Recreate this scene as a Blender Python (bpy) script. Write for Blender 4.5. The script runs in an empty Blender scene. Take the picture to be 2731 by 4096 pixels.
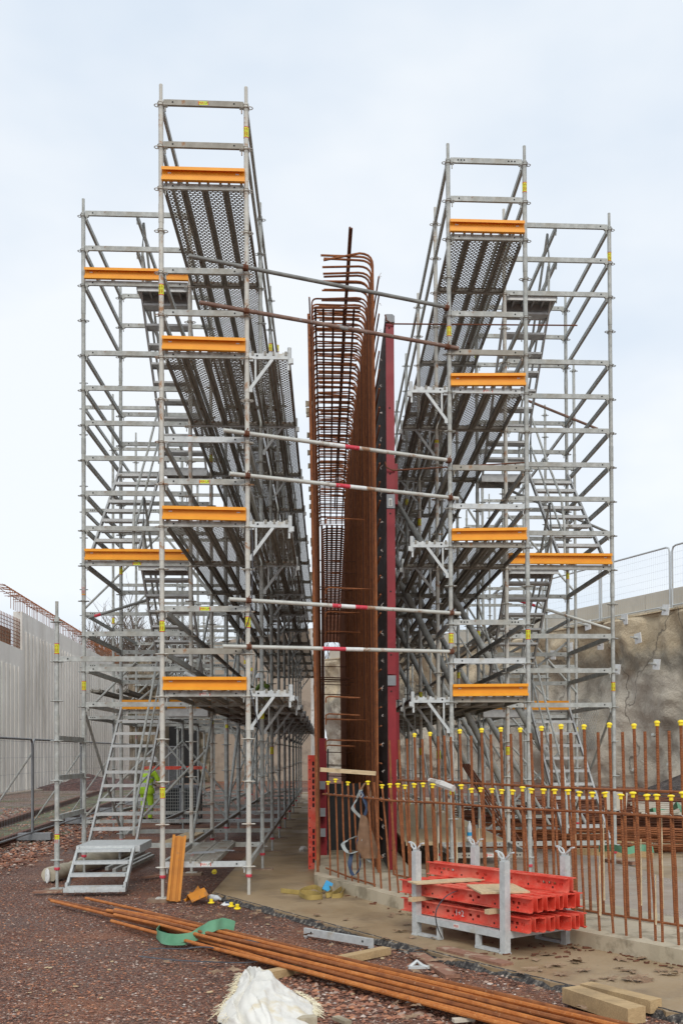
import bpy, math, random
from math import sin, cos, pi, radians, floor, sqrt
from mathutils import Vector, Matrix, noise
random.seed(7)
rnd = random.random
def ru(a, b): return a + (b - a) * random.random()
SC = bpy.context.scene
COL = SC.collection

# ---------------------------------------------------------------- camera model
F = 2425.0; PP, PY, PR, CX, CY, CH = .0155, .0603, -.0057, 896.34, 1690.68, 1.6923
cp_, sp_, cy_, sy_, cr_, sr_ = cos(PP), sin(PP), cos(PY), sin(PY), cos(PR), sin(PR)
def ray(px, py):
    u = (px - CX) / F; v = (py - CY) / F
    u, v = cr_ * u + sr_ * v, -sr_ * u + cr_ * v
    z = -v
    dd = cp_ - sp_ * z; zz = sp_ + cp_ * z
    return Vector((cy_ * u + sy_ * dd, -sy_ * u + cy_ * dd, zz))
def U(px, py, z=None, d=None):
    r = ray(px, py)
    t = (z - CH) / r.z if z is not None else d / r.y
    return Vector((r.x * t, r.y * t, CH + r.z * t))
def proj(P):
    x, d, z = P[0], P[1], P[2] - CH
    x, d = cy_ * x - sy_ * d, sy_ * x + cy_ * d
    d, z = cp_ * d + sp_ * z, -sp_ * d + cp_ * z
    u = F * x / d; v = -F * z / d
    return CX + cr_ * u - sr_ * v, CY + sr_ * u + cr_ * v

# ---------------------------------------------------------------- materials
class NT:
    def __init__(s, name):
        s.m = bpy.data.materials.new(name); s.m.use_nodes = True
        s.t = s.m.node_tree; s.n = s.t.nodes; s.b = s.n['Principled BSDF']
        s.co = s.n.new('ShaderNodeTexCoord').outputs['Object']
    def link(s, a, b): s.t.links.new(a, b)
    def mp(s, sc):
        k = s.n.new('ShaderNodeMapping'); k.inputs['Scale'].default_value = sc if hasattr(sc, '__len__') else (sc,) * 3
        s.link(s.co, k.inputs[0]); return k.outputs[0]
    def noise(s, sc=5, det=4, rough=.6, vec=None, dist=0):
        k = s.n.new('ShaderNodeTexNoise'); k.inputs['Scale'].default_value = sc; k.inputs['Detail'].default_value = det
        k.inputs['Roughness'].default_value = rough; k.inputs['Distortion'].default_value = dist
        s.link(vec or s.co, k.inputs['Vector']); return k.outputs['Fac']
    def vor(s, sc=5, feat='F1', vec=None):
        k = s.n.new('ShaderNodeTexVoronoi'); k.inputs['Scale'].default_value = sc; k.feature = feat
        s.link(vec or s.co, k.inputs['Vector']); return k
    def ramp(s, fac, stops, interp='LINEAR'):
        k = s.n.new('ShaderNodeValToRGB'); k.color_ramp.interpolation = interp
        e = k.color_ramp.elements
        while len(e) < len(stops): e.new(.5)
        for el, (p, c) in zip(e, stops):
            el.position = p; el.color = (*c, 1) if hasattr(c, '__len__') else (c, c, c, 1)
        s.link(fac, k.inputs[0]); return k.outputs[0]
    def mix(s, fac, a, b, mode='MIX'):
        k = s.n.new('ShaderNodeMix'); k.data_type = 'RGBA'; k.blend_type = mode
        for i, v in ((0, fac), (6, a), (7, b)):
            if hasattr(v, 'is_linked') or hasattr(v, 'node'): s.link(v, k.inputs[i])
            else: k.inputs[i].default_value = v if i == 0 else (*v, 1)
        return k.outputs[2]
    def math(s, op, a, b=None, c=None):
        k = s.n.new('ShaderNodeMath'); k.operation = op
        for i, v in enumerate((a, b, c)):
            if v is None: continue
            if hasattr(v, 'node'): s.link(v, k.inputs[i])
            else: k.inputs[i].default_value = v
        return k.outputs[0]
    def bump(s, h, st=.3, dist=.01):
        k = s.n.new('ShaderNodeBump'); k.inputs['Strength'].default_value = st; k.inputs['Distance'].default_value = dist
        s.link(h, k.inputs['Height'])
        s.link(k.outputs[0], s.b.inputs['Normal']); return k
    def fin(s, col=None, rough=.6, metal=0, spec=.4):
        if col is not None:
            if hasattr(col, 'node'): s.link(col, s.b.inputs['Base Color'])
            else: s.b.inputs['Base Color'].default_value = (*col, 1)
        if hasattr(rough, 'node'): s.link(rough, s.b.inputs['Roughness'])
        else: s.b.inputs['Roughness'].default_value = rough
        s.b.inputs['Metallic'].default_value = metal
        s.b.inputs['Specular IOR Level'].default_value = spec
        return s.m
def simple(name, c1, c2, sc=8, rough=.6, metal=0, bump=0, det=5, spot=None, spotc=None, spoth=.62, spec=.4):
    t = NT(name); n = t.noise(sc, det)
    c = t.ramp(n, [(.3, c1), (.7, c2)])
    if spot:
        n2 = t.noise(spot, 6, .7)
        c = t.mix(t.ramp(n2, [(spoth, 0), (spoth + .06, 1)]), c, spotc)
    if bump: t.bump(t.noise(sc * 4, 4), bump)
    return t.fin(c, rough, metal, spec)
M = {}
# galvanised steel with rust and cement stains
t = NT('galvanised_steel')
c = t.ramp(t.noise(14, 6, .7), [(.3, (.29, .30, .28)), (.55, (.43, .44, .415)), (.75, (.57, .58, .55))])
c = t.mix(t.ramp(t.noise(2.3, 5, .65), [(.50, 0), (.72, .75)]), c, (.27, .24, .18))
c = t.mix(t.ramp(t.noise(5.1, 6, .75), [(.66, 0), (.73, .85)]), c, (.20, .09, .04))
M['galv'] = t.fin(c, .6, .05, .3)
t = NT('bright_galvanised_steel')
c = t.ramp(t.noise(20, 6, .7), [(.3, (.42, .44, .44)), (.7, (.59, .61, .60))])
c = t.mix(t.ramp(t.noise(4, 5, .65), [(.6, 0), (.72, .6)]), c, (.36, .31, .22))
M['bright'] = t.fin(c, .5, .1, .4)
M['dull'] = simple('dull_brown_galvanised_steel', (.24, .22, .18), (.37, .35, .30), 7, .65, .05, spot=6, spotc=(.3, .17, .09), spoth=.62)
M['alu'] = simple('weathered_aluminium', (.42, .42, .41), (.6, .6, .58), 9, .5, .3, spot=6, spotc=(.2, .18, .14), spoth=.64)
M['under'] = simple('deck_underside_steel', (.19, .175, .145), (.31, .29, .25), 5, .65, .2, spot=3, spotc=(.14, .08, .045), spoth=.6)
t = NT('rusty_standard_steel')
c = t.ramp(t.noise(9, 6, .7), [(.3, (.46, .45, .41)), (.6, (.56, .54, .48)), (.75, (.68, .65, .57))])
c = t.mix(t.ramp(t.noise(2.6, 6, .75, dist=.5), [(.54, 0), (.62, .9)]), c, (.33, .15, .05))
M['galvrust'] = t.fin(c, .65, .1)
# perforated deck
t = NT('perforated_deck_steel')
sx = t.n.new('ShaderNodeSeparateXYZ'); t.link(t.co, sx.inputs[0])
X = t.math('DIVIDE', sx.outputs[0], .058); Y = t.math('DIVIDE', sx.outputs[1], .042)
row = t.math('FLOOR', Y)
X2 = t.math('ADD', X, t.math('MULTIPLY', t.math('FLOORED_MODULO', row, 2.0), .5))
fx = t.math('ABSOLUTE', t.math('SUBTRACT', t.math('FRACT', X2), .5)); fy = t.math('ABSOLUTE', t.math('SUBTRACT', t.math('FRACT', Y), .5))
hole = t.math('MULTIPLY', t.math('LESS_THAN', fx, .32), t.math('LESS_THAN', fy, .25))
c = t.ramp(t.noise(4, 5), [(.3, (.26, .24, .20)), (.7, (.38, .36, .31))])
c = t.mix(t.ramp(t.noise(1.7, 6, .7), [(.5, 0), (.62, .8)]), c, (.17, .10, .05))
t.link(t.math('SUBTRACT', 1.0, hole), t.b.inputs['Alpha'])
M['perf'] = t.fin(c, .6, .2)
M['orange'] = simple('orange_paint', (.80, .30, .008), (.88, .37, .016), 5, .45, 0, spot=7, spotc=(.6, .22, .02), spoth=.68)
t = NT('rusty_rebar')
c = t.ramp(t.noise(12, 6, .75), [(.25, (.13, .046, .02)), (.5, (.27, .092, .033)), (.75, (.40, .15, .052))])
c = t.mix(t.ramp(t.noise(60, 4), [(.62, 0), (.7, .7)]), c, (.38, .2, .1))
sx = t.n.new('ShaderNodeTexWave'); sx.bands_direction = 'Z'; sx.inputs['Scale'].default_value = 22; sx.inputs['Distortion'].default_value = .5
t.link(t.co, sx.inputs['Vector']); t.bump(sx.outputs['Fac'], .7, .006)
M['rust'] = t.fin(c, .8, .05)
t = NT('bright_orange_rust')
c = t.ramp(t.noise(7, 7, .8), [(.2, (.12, .035, .012)), (.45, (.42, .13, .026)), (.7, (.62, .24, .06))])
c = t.mix(t.ramp(t.noise(90, 4), [(.6, 0), (.68, .8)]), c, (.55, .34, .2))
t.bump(t.noise(120, 3), .5, .004)
M['orangeold'] = simple('old_brown_orange_paint', (.42, .15, .012), (.62, .24, .02), 4, .6, 0, spot=6, spotc=(.3, .14, .05), spoth=.58)
M['rustb'] = t.fin(c, .75, .05)
t = NT('dark_rust')
c = t.ramp(t.noise(10, 6, .7), [(.3, (.09, .036, .022)), (.7, (.2, .075, .036))])
M['rustd'] = t.fin(c, .8, .05)
t = NT('red_formwork_paint')
c = t.ramp(t.noise(6, 5), [(.3, (.62, .045, .025)), (.7, (.78, .085, .05))])
c = t.mix(t.ramp(t.noise(3.1, 7, .75), [(.44, 0), (.62, .8)]), c, (.74, .22, .15))
c = t.mix(t.ramp(t.noise(8, 6, .75), [(.63, 0), (.68, .85)]), c, (.26, .09, .06))
c = t.mix(t.ramp(t.noise(23, 5, .7), [(.68, 0), (.72, .8)]), c, (.75, .55, .45))
M['red'] = t.fin(c, .55)
M['maroon'] = simple('dark_red_paint', (.19, .009, .015), (.27, .016, .022), 3, .45, 0, spot=2.2, spotc=(.34, .03, .03), spoth=.6)
M['yellow'] = simple('yellow_plastic', (.88, .66, .02), (.95, .74, .04), 30, .45)
M['black'] = simple('black_film_board', (.012, .012, .012), (.05, .05, .052), 1.5, .45)
M['dark'] = simple('dark_hole', (.01, .01, .01), (.02, .02, .02), 9, .9)
M['greyst'] = simple('grey_steel_plate', (.20, .21, .22), (.27, .28, .29), 9, .5, .1)
t = NT('sawn_timber')
c = t.ramp(t.noise(3, 6, .7, t.mp((2, 30, 30))), [(.3, (.36, .24, .12)), (.7, (.56, .40, .21))])
M['wood'] = t.fin(t.mix(t.ramp(t.noise(3, 5), [(.5, 0), (.7, .6)]), c, (.15, .1, .06)), .8)
t = NT('pale_plywood')
c = t.ramp(t.noise(3, 6, .7, t.mp((3, 22, 22))), [(.3, (.46, .34, .19)), (.7, (.66, .52, .33))])
M['ply'] = t.fin(t.mix(t.ramp(t.noise(7, 5), [(.55, 0), (.7, .6)]), c, (.24, .17, .1)), .8)
t = NT('red_brown_plank')
c = t.ramp(t.noise(3, 6, .7, t.mp((3, 22, 22))), [(.3, (.18, .08, .055)), (.7, (.36, .2, .13))])
M['plank'] = t.fin(t.mix(t.ramp(t.noise(7, 5), [(.55, 0), (.62, .8)]), c, (.42, .33, .24)), .85)
M['sole'] = simple('muddy_sole_board', (.18, .11, .075), (.32, .23, .16), 8, .85, spot=14, spotc=(.34, .27, .19), spoth=.58)
# gravel
def gravel(name, stops, sc, tint, tsc=.5, grass=False):
    t = NT(name)
    w = t.mp((1, 1, 1))
    v1 = t.vor(sc, 'F1'); v2 = t.vor(sc * 2.3, 'F1'); v3 = t.vor(sc * .42, 'F1')
    sp = t.n.new('ShaderNodeSeparateColor'); t.link(v1.outputs['Color'], sp.inputs[0])
    c1 = t.ramp(sp.outputs[0], stops, 'CONSTANT')
    sp2 = t.n.new('ShaderNodeSeparateColor'); t.link(v2.outputs['Color'], sp2.inputs[0])
    c2 = t.ramp(sp2.outputs[0], stops, 'CONSTANT')
    c = t.mix(t.ramp(t.noise(sc * .3, 3), [(.45, 0), (.55, 1)]), c1, c2)
    crev = t.ramp(v1.outputs['Distance'], [(.3, 1), (.8, .45)])
    c = t.mix(1.0, c, crev, 'MULTIPLY')
    for col, nsc, lo, hi, amt in tint:
        c = t.mix(t.ramp(t.noise(nsc, 5, .65), [(lo, 0), (hi, amt)]), c, col)
    h = t.math('ADD', t.math('MULTIPLY', v1.outputs['Distance'], -1.0), t.math('MULTIPLY', v2.outputs['Distance'], -.5))
    t.bump(h, 1.0, .03)
    r = t.ramp(t.noise(.6, 4), [(.4, .85), (.65, .5)])
    return t.fin(c, r)
M['gravel'] = gravel('red_brown_gravel', [(0, (.115, .049, .033)), (.2, (.20, .084, .054)), (.42, (.285, .124, .08)), (.6, (.365, .17, .108)), (.76, (.26, .18, .14)), (.86, (.46, .29, .22)), (.93, (.52, .24, .14)), (.97, (.60, .50, .44))], 40,
    [((.12, .06, .038), .6, .52, .68, .75), ((.42, .17, .08), .38, .51, .64, .62), ((.22, .17, .135), .25, .58, .68, .6)])
M['track'] = gravel('grey_track_ballast', [(0, (.09, .055, .04)), (.25, (.2, .125, .09)), (.5, (.32, .215, .165)), (.75, (.42, .34, .29)), (.93, (.58, .52, .46))], 12,
    [((.10, .11, .03), .5, .5, .6, .85), ((.2, .10, .06), .3, .5, .62, .7)])
M['mossy'] = gravel('mossy_track_gravel', [(0, (.06, .045, .025)), (.3, (.13, .10, .05)), (.6, (.2, .14, .09)), (.85, (.34, .27, .2))], 10, [((.10, .12, .03), .6, .42, .55, .8)])
M['mound'] = gravel('dark_spoil', [(0, (.03, .022, .018)), (.4, (.07, .05, .04)), (.75, (.12, .09, .075)), (.93, (.22, .18, .16))], 9, [])
M['redmound'] = gravel('red_spoil', [(0, (.06, .024, .018)), (.4, (.12, .045, .033)), (.75, (.17, .07, .05)), (.93, (.25, .14, .11))], 9, [])
def conc(name, a, b, stains, sc=1.2, rough=(.85, .45), bump=.25):
    t = NT(name)
    c = t.ramp(t.noise(sc, 7, .65), [(.3, a), (.7, b)])
    for col, nsc, lo, hi, amt in stains:
        if isinstance(nsc, tuple): n = t.noise(nsc[0], 6, .65, t.mp(nsc[1]))
        else: n = t.noise(nsc, 6, .65)
        c = t.mix(t.ramp(n, [(lo, 0), (hi, amt)]), c, col)
    t.bump(t.noise(18, 6, .7), bump, .02)
    return t.fin(c, t.ramp(t.noise(.7, 4), [(.42, rough[0]), (.62, rough[1])]))
M['slab'] = conc('muddy_tan_slab', (.29, .205, .115), (.38, .28, .17), [((.17, .12, .075), 1.3, .52, .68, .8), ((.07, .045, .03), 14, .66, .72, .8), ((.33, .28, .2), 2.1, .62, .72, .5)], rough=(.75, .3))
M['plinth'] = conc('pale_kicker_concrete', (.40, .34, .235), (.54, .47, .35), [((.20, .165, .11), 2.5, .5, .6, .7), ((.55, .5, .4), 9, .64, .7, .6)])
M['wet'] = conc('wet_foundation_concrete', (.24, .18, .13), (.36, .28, .21), [((.36, .29, .22), 1.6, .55, .66, .8), ((.04, .03, .025), 9, .66, .73, .9)], rough=(.6, .22))
M['precast'] = conc('grey_precast_concrete', (.64, .61, .56), (.76, .73, .67), [((.4, .37, .33), (.5, (1.2, 1.2, .25)), .5, .72, .7), ((.2, .17, .1), (.9, (2, 2, .4)), .66, .75, .5)], .3)
t = NT('crumbling_bitumen_edge')
c = t.ramp(t.noise(22, 6, .75), [(.42, (.022, .02, .02)), (.55, (.08, .072, .065)), (.66, (.36, .32, .26))])
M['edge'] = t.fin(c, .8)
M['groove'] = simple('groove_shadow_stain', (.33, .3, .26), (.4, .37, .33), 3, .9)  # groove shade between the wall ribs, painted as darker flat strips
M['cream'] = conc('cream_capping_concrete', (.56, .5, .4), (.64, .58, .48), [((.42, .37, .29), .7, .5, .7, .6)], .4)
M['stone'] = conc('mossy_old_stone', (.16, .125, .085), (.3, .245, .18), [((.06, .06, .03), 1.3, .5, .6, .8), ((.03, .025, .02), 3, .6, .66, .9)], .8)
M['brownconc'] = conc('brown_weathered_concrete', (.28, .22, .165), (.38, .31, .245), [((.12, .09, .07), .8, .5, .65, .8)], .4)
M['pier'] = conc('pale_broken_concrete', (.5, .48, .45), (.65, .63, .6), [((.25, .2, .15), 3, .56, .62, .8)], .8)
t = NT('shotcrete')
c = t.ramp(t.noise(.35, 6, .6), [(.3, (.44, .385, .30)), (.7, (.62, .56, .46))])
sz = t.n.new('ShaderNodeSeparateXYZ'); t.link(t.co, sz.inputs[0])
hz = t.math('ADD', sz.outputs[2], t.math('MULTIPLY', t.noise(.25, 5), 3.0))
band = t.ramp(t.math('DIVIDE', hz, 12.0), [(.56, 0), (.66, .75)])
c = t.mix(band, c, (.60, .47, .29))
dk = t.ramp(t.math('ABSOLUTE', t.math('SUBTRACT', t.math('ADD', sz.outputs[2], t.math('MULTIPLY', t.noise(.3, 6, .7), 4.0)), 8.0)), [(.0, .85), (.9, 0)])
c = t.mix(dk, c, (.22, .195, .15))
c = t.mix(t.ramp(t.noise(.5, 6, .65, t.mp((1, 1, .35))), [(.56, 0), (.70, .75)]), c, (.22, .19, .145))
vv = t.vor(.16, 'DISTANCE_TO_EDGE'); 
k = t.n.new('ShaderNodeMapping'); nn = t.n.new('ShaderNodeTexNoise'); nn.inputs['Scale'].default_value = .8; nn.inputs['Detail'].default_value = 5; t.link(t.co, nn.inputs['Vector'])
ad = t.n.new('ShaderNodeVectorMath'); ad.operation = 'ADD'; sc_ = t.n.new('ShaderNodeVectorMath'); sc_.operation = 'SCALE'; sc_.inputs['Scale'].default_value = 2.5
t.link(nn.outputs['Color'], sc_.inputs[0]); t.link(t.mp((1, 1, .5)), ad.inputs[0]); t.link(sc_.outputs[0], ad.inputs[1]); t.link(ad.outputs[0], vv.inputs['Vector'])
c = t.mix(t.ramp(vv.outputs['Distance'], [(.003, .7), (.012, 0)]), c, (.12, .10, .075))
t.bump(t.noise(2.2, 9, .7), .8, .3)
M['shot'] = t.fin(c, t.ramp(t.noise(.4, 4), [(.4, .8), (.65, .35)]))
M['white'] = simple('white_plate', (.6, .6, .58), (.72, .72, .7), 9, .5)
t = NT('woven_white_bag')
c = t.ramp(t.noise(3, 6, .6), [(.3, (.70, .67, .60)), (.6, (.77, .75, .69)), (.8, (.62, .52, .34))])
w = t.noise(2.5, 6, .6); 
c = t.mix(t.ramp(t.noise(4.5, 5, .6), [(.6, 0), (.72, .7)]), c, (.62, .50, .28))
t.bump(t.noise(9, 6, .6), .35, .03)
M['bag'] = t.fin(c, .7)
M['fringe'] = simple('frayed_cream_thread', (.78, .69, .45), (.9, .85, .68), 9, .8)
M['crust'] = simple('pale_cement_crust', (.45, .34, .2), (.66, .54, .36), 30, .9)
M['tarp'] = simple('dirty_canvas', (.32, .28, .2), (.5, .45, .35), 4, .9, bump=.6)
M['green'] = simple('green_webbing', (.10, .28, .16), (.18, .4, .25), 5, .8, bump=.3)
M['ysling'] = simple('dirty_yellow_webbing', (.26, .18, .05), (.42, .31, .10), 6, .85, bump=.3)
M['blue'] = simple('blue_plastic', (.02, .25, .5), (.03, .33, .6), 9, .5)
M['navy'] = simple('navy_webbing', (.03, .05, .10), (.06, .09, .16), 9, .8)
M['greyweb'] = simple('grey_webbing', (.3, .33, .33), (.4, .43, .42), 9, .8)
M['leather'] = simple('tan_leather', (.14, .075, .04), (.26, .15, .085), 7, .7)
M['strap'] = simple('black_strapping', (.03, .03, .035), (.09, .09, .1), 20, .5)
M['hivis'] = simple('hi_vis_yellow_fabric', (.42, .66, .03), (.5, .76, .05), 7, .75)
M['darkhv'] = simple('dark_green_workwear', (.03, .05, .02), (.3, .42, .05), 3, .8)
M['silver'] = simple('silver_reflective_tape', (.5, .52, .52), (.62, .64, .64), 9, .4)
M['helmet'] = simple('white_helmet_plastic', (.7, .7, .68), (.78, .78, .76), 9, .35)
M['skin'] = simple('skin', (.36, .2, .14), (.42, .24, .17), 9, .6)
M['darkcloth'] = simple('dark_workwear', (.02, .025, .03), (.05, .055, .06), 9, .8)
M['stickY'] = simple('yellow_sticker', (.62, .72, .03), (.7, .8, .06), 30, .5)
M['stickW'] = simple('white_sticker', (.72, .72, .68), (.8, .8, .76), 30, .5)
M['inkR'] = simple('red_ink', (.55, .05, .02), (.6, .07, .03), 30, .5)
M['inkG'] = simple('dark_green_ink', (.02, .08, .03), (.03, .1, .04), 30, .5)
M['redband'] = simple('red_band_paint', (.5, .03, .05), (.62, .06, .09), 12, .5, spot=20, spotc=(.6, .5, .48), spoth=.62)
M['whband'] = simple('white_band_paint', (.6, .6, .58), (.74, .74, .72), 12, .5, spot=20, spotc=(.4, .38, .34), spoth=.6)
M['tube'] = simple('grey_scaffold_tube', (.45, .45, .41), (.6, .6, .55), 6, .55, .2, spot=5, spotc=(.34, .2, .12), spoth=.6)
M['tubedark'] = simple('dark_scaffold_tube', (.16, .16, .15), (.27, .27, .25), 6, .55, .3)
M['tuberust'] = simple('rusty_scaffold_tube', (.15, .08, .06), (.26, .17, .13), 6, .7, .1, spot=5, spotc=(.3, .3, .29), spoth=.6)
M['bark'] = simple('bare_tree_bark', (.10, .08, .06), (.19, .15, .12), 5, .9)
M['leaf'] = simple('dead_oak_leaf', (.16, .09, .05), (.36, .25, .16), 9, .8)
M['twine'] = simple('pale_tie_wire', (.4, .36, .32), (.55, .5, .45), 9, .6)
M['pebble'] = None
def pebmat():
    t = NT('loose_stones')
    a = t.n.new('ShaderNodeAttribute'); a.attribute_name = 'tone'
    c = t.ramp(a.outputs['Fac'], [(0, (.12, .055, .04)), (.3, (.235, .102, .064)), (.55, (.36, .158, .095)), (.7, (.48, .215, .11)), (.8, (.30, .23, .19)), (.92, (.44, .30, .23)), (1, (.58, .49, .43))])
    c = t.mix(t.ramp(t.noise(40, 4), [(.5, 0), (.7, .4)]), c, (.10, .06, .05))
    return t.fin(c, .7)
M['pebble'] = pebmat()
t = NT('smoked_mesh_panel')
sx = t.n.new('ShaderNodeSeparateXYZ'); t.link(t.co, sx.inputs[0])
M['glass'] = simple('clear_bottle_plastic', (.5, .52, .52), (.6, .62, .62), 9, .2)

# ---------------------------------------------------------------- mesh builder
class MB:
    def __init__(s): s.v = []; s.f = []; s.mi = []; s.m = 0
    def add(s, vs, fs):
        o = len(s.v); s.v += [tuple(x) for x in vs]
        s.f += [tuple(i + o for i in f) for f in fs]; s.mi += [s.m] * len(fs)
    def box(s, c, sz, R=None):
        hx, hy, hz = sz[0] / 2, sz[1] / 2, sz[2] / 2
        vs = [Vector((x, y, z)) for x in (-hx, hx) for y in (-hy, hy) for z in (-hz, hz)]
        if R: vs = [R @ v for v in vs]
        c = Vector(c); vs = [v + c for v in vs]
        s.add(vs, [(0, 1, 3, 2), (4, 6, 7, 5), (0, 4, 5, 1), (2, 3, 7, 6), (0, 2, 6, 4), (1, 5, 7, 3)])
    def bb(s, x0, x1, y0, y1, z0, z1): s.box(((x0 + x1) / 2, (y0 + y1) / 2, (z0 + z1) / 2), (x1 - x0, y1 - y0, z1 - z0))
    def beam(s, p0, p1, w, h, up=(0, 0, 1)):
        p0 = Vector(p0); p1 = Vector(p1); d = p1 - p0; L = d.length
        if L < 1e-6: return
        x = d / L; u = Vector(up)
        if abs(x.dot(u)) > .98: u = Vector((0, 1, 0))
        y = u.cross(x).normalized(); z = x.cross(y)
        R = Matrix((x, y, z)).transposed()
        s.box((p0 + p1) / 2, (L, w, h), R)
    def path(s, pts, r, n=6, caps=True, closed=False):
        pts = [Vector(p) for p in pts]; N = len(pts)
        if N < 2: return
        rs = r if hasattr(r, '__len__') else [r] * N
        t0 = (pts[1] - pts[0]).normalized()
        u = Vector((0, 0, 1)) if abs(t0.z) < .9 else Vector((1, 0, 0))
        a = t0.cross(u).normalized(); vs = []
        for i, p in enumerate(pts):
            if closed: t = (pts[(i + 1) % N] - pts[i - 1]).normalized()
            else: t = (pts[min(i + 1, N - 1)] - pts[max(i - 1, 0)]).normalized()
            a = (a - t * a.dot(t))
            a = a.normalized() if a.length > 1e-6 else t.orthogonal().normalized()
            b = t.cross(a)
            for k in range(n):
                th = 2 * pi * k / n; vs.append(p + (a * cos(th) + b * sin(th)) * rs[i])
        fs = []
        M_ = N if closed else N - 1
        for i in range(M_):
            j = (i + 1) % N
            for k in range(n): fs.append((i * n + k, i * n + (k + 1) % n, j * n + (k + 1) % n, j * n + k))
        if caps and not closed: fs += [tuple(range(n - 1, -1, -1)), tuple((N - 1) * n + k for k in range(n))]
        s.add(vs, fs)
    def tube(s, p0, p1, r, n=8): s.path([p0, p1], r, n)
    def lathe(s, prof, c=(0, 0, 0), n=12):
        c = Vector(c); vs = []
        for r, z in prof:
            for k in range(n): vs.append(c + Vector((r * cos(2 * pi * k / n), r * sin(2 * pi * k / n), z)))
        fs = []
        for i in range(len(prof) - 1):
            for k in range(n): fs.append((i * n + k, i * n + (k + 1) % n, (i + 1) * n + (k + 1) % n, (i + 1) * n + k))
        fs += [tuple(range(n - 1, -1, -1)), tuple((len(prof) - 1) * n + k for k in range(n))]
        s.add(vs, fs)
    def ribbon(s, pts, w, th=.003, up=None):
        """flat strap: pts list of (point, widthdir)"""
        vs = []; N = len(pts)
        for i, (p, wd) in enumerate(pts):
            p = Vector(p); wd = Vector(wd).normalized()
            t = (Vector(pts[min(i + 1, N - 1)][0]) - Vector(pts[max(i - 1, 0)][0])).normalized()
            nn = t.cross(wd)
            nn = nn.normalized() if nn.length > 1e-5 else Vector((0, 0, 1))
            for a, b in ((-1, -1), (1, -1), (1, 1), (-1, 1)): vs.append(p + wd * a * w / 2 + nn * b * th / 2)
        fs = []
        for i in range(N - 1):
            for k in range(4): fs.append((i * 4 + k, i * 4 + (k + 1) % 4, i * 4 + 4 + (k + 1) % 4, i * 4 + 4 + k))
        fs += [(3, 2, 1, 0), tuple((N - 1) * 4 + k for k in range(4))]
        s.add(vs, fs)
    def grid(s, fn, nu, nv):
        vs = [fn(i / nu, j / nv) for j in range(nv + 1) for i in range(nu + 1)]
        s.add(vs, [(j * (nu + 1) + i, j * (nu + 1) + i + 1, (j + 1) * (nu + 1) + i + 1, (j + 1) * (nu + 1) + i) for j in range(nv) for i in range(nu)])
    def merge(s, o, mat):
        k = len(s.v); s.v += [tuple(mat @ Vector(v)) for v in o.v]
        s.f += [tuple(i + k for i in f) for f in o.f]; s.mi += o.mi
    def mesh(s, name, mats, smooth=True):
        me = bpy.data.meshes.new(name); me.from_pydata(s.v, [], s.f)
        for m in (mats if isinstance(mats, (list, tuple)) else [mats]): me.materials.append(M[m] if isinstance(m, str) else m)
        if max(s.mi or [0]) > 0: me.polygons.foreach_set('material_index', s.mi)
        me.update()
        if smooth:
            me.polygons.foreach_set('use_smooth', [True] * len(s.f))
            try: me.set_sharp_from_angle(angle=radians(38))
            except Exception: pass
        return me
    def build(s, name, mats, parent=None, loc=None, smooth=True, **tg):
        return obj(name, s.mesh(name, mats, smooth), parent, Matrix.Translation(loc) if loc is not None else None, **tg)
def obj(name, me, parent=None, mat=None, label=None, cat=None, group=None, kind=None):
    o = bpy.data.objects.new(name, me); COL.objects.link(o)
    if parent: o.parent = parent
    if mat is not None: o.matrix_local = mat
    if label: o['label'] = label
    if cat: o['category'] = cat
    if group: o['group'] = group
    if kind: o['kind'] = kind
    return o
def empty(name, loc, label, cat, group=None, rz=0):
    return obj(name, None, None, Matrix.Translation(loc) @ Matrix.Rotation(rz, 4, 'Z'), label, cat, group)
T = Matrix.Translation
def RZ(a): return Matrix.Rotation(a, 4, 'Z')
def RX(a): return Matrix.Rotation(a, 4, 'X')
def RY(a): return Matrix.Rotation(a, 4, 'Y')

# template of a part: MB + mats + cached mesh
class Tp:
    def __init__(s, name, mb, mats, smooth=True): s.name = name; s.mb = mb; s.mats = mats; s.smooth = smooth; s._m = None
    @property
    def me(s):
        if s._m is None: s._m = s.mb.mesh(s.name, s.mats, s.smooth)
        return s._m
class Rig:
    LIM = 96
    def __init__(s, root): s.root = root; s.items = {}
    def add(s, tp, mat, prio=None, subs=()):
        p = mat.translation
        s.items.setdefault(tp.name, []).append((prio if prio is not None else p.y, len(s.items.get(tp.name, ())), tp, mat, subs))
    def finish(s):
        inv = s.root.matrix_world.inverted() if False else Matrix.Translation(-s.root.location)
        for name, L in s.items.items():
            L.sort(key=lambda a: (a[0], a[1]))
            near, far = (L, []) if len(L) <= s.LIM + 4 else (L[:s.LIM], L[s.LIM:])
            for pr, _, tp, mat, subs in near:
                o = obj(name, tp.me, s.root, inv @ mat)
                for st, sm in subs: obj(st.name, st.me, o, sm)
            if far:
                bymat = {}
                mb = MB(); mats = []
                for pr, _, tp, mat, subs in far:
                    k0 = len(mb.f); mb.merge(tp.mb, inv @ mat)
                    mm = tp.mats if isinstance(tp.mats, (list, tuple)) else [tp.mats]
                    mp = []
                    for m_ in mm:
                        if m_ not in mats: mats.append(m_)
                        mp.append(mats.index(m_))
                    for i in range(k0, len(mb.f)): mb.mi[i] = mp[mb.mi[i]]
                mb.build(name, mats, s.root, kind='stuff')

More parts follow.
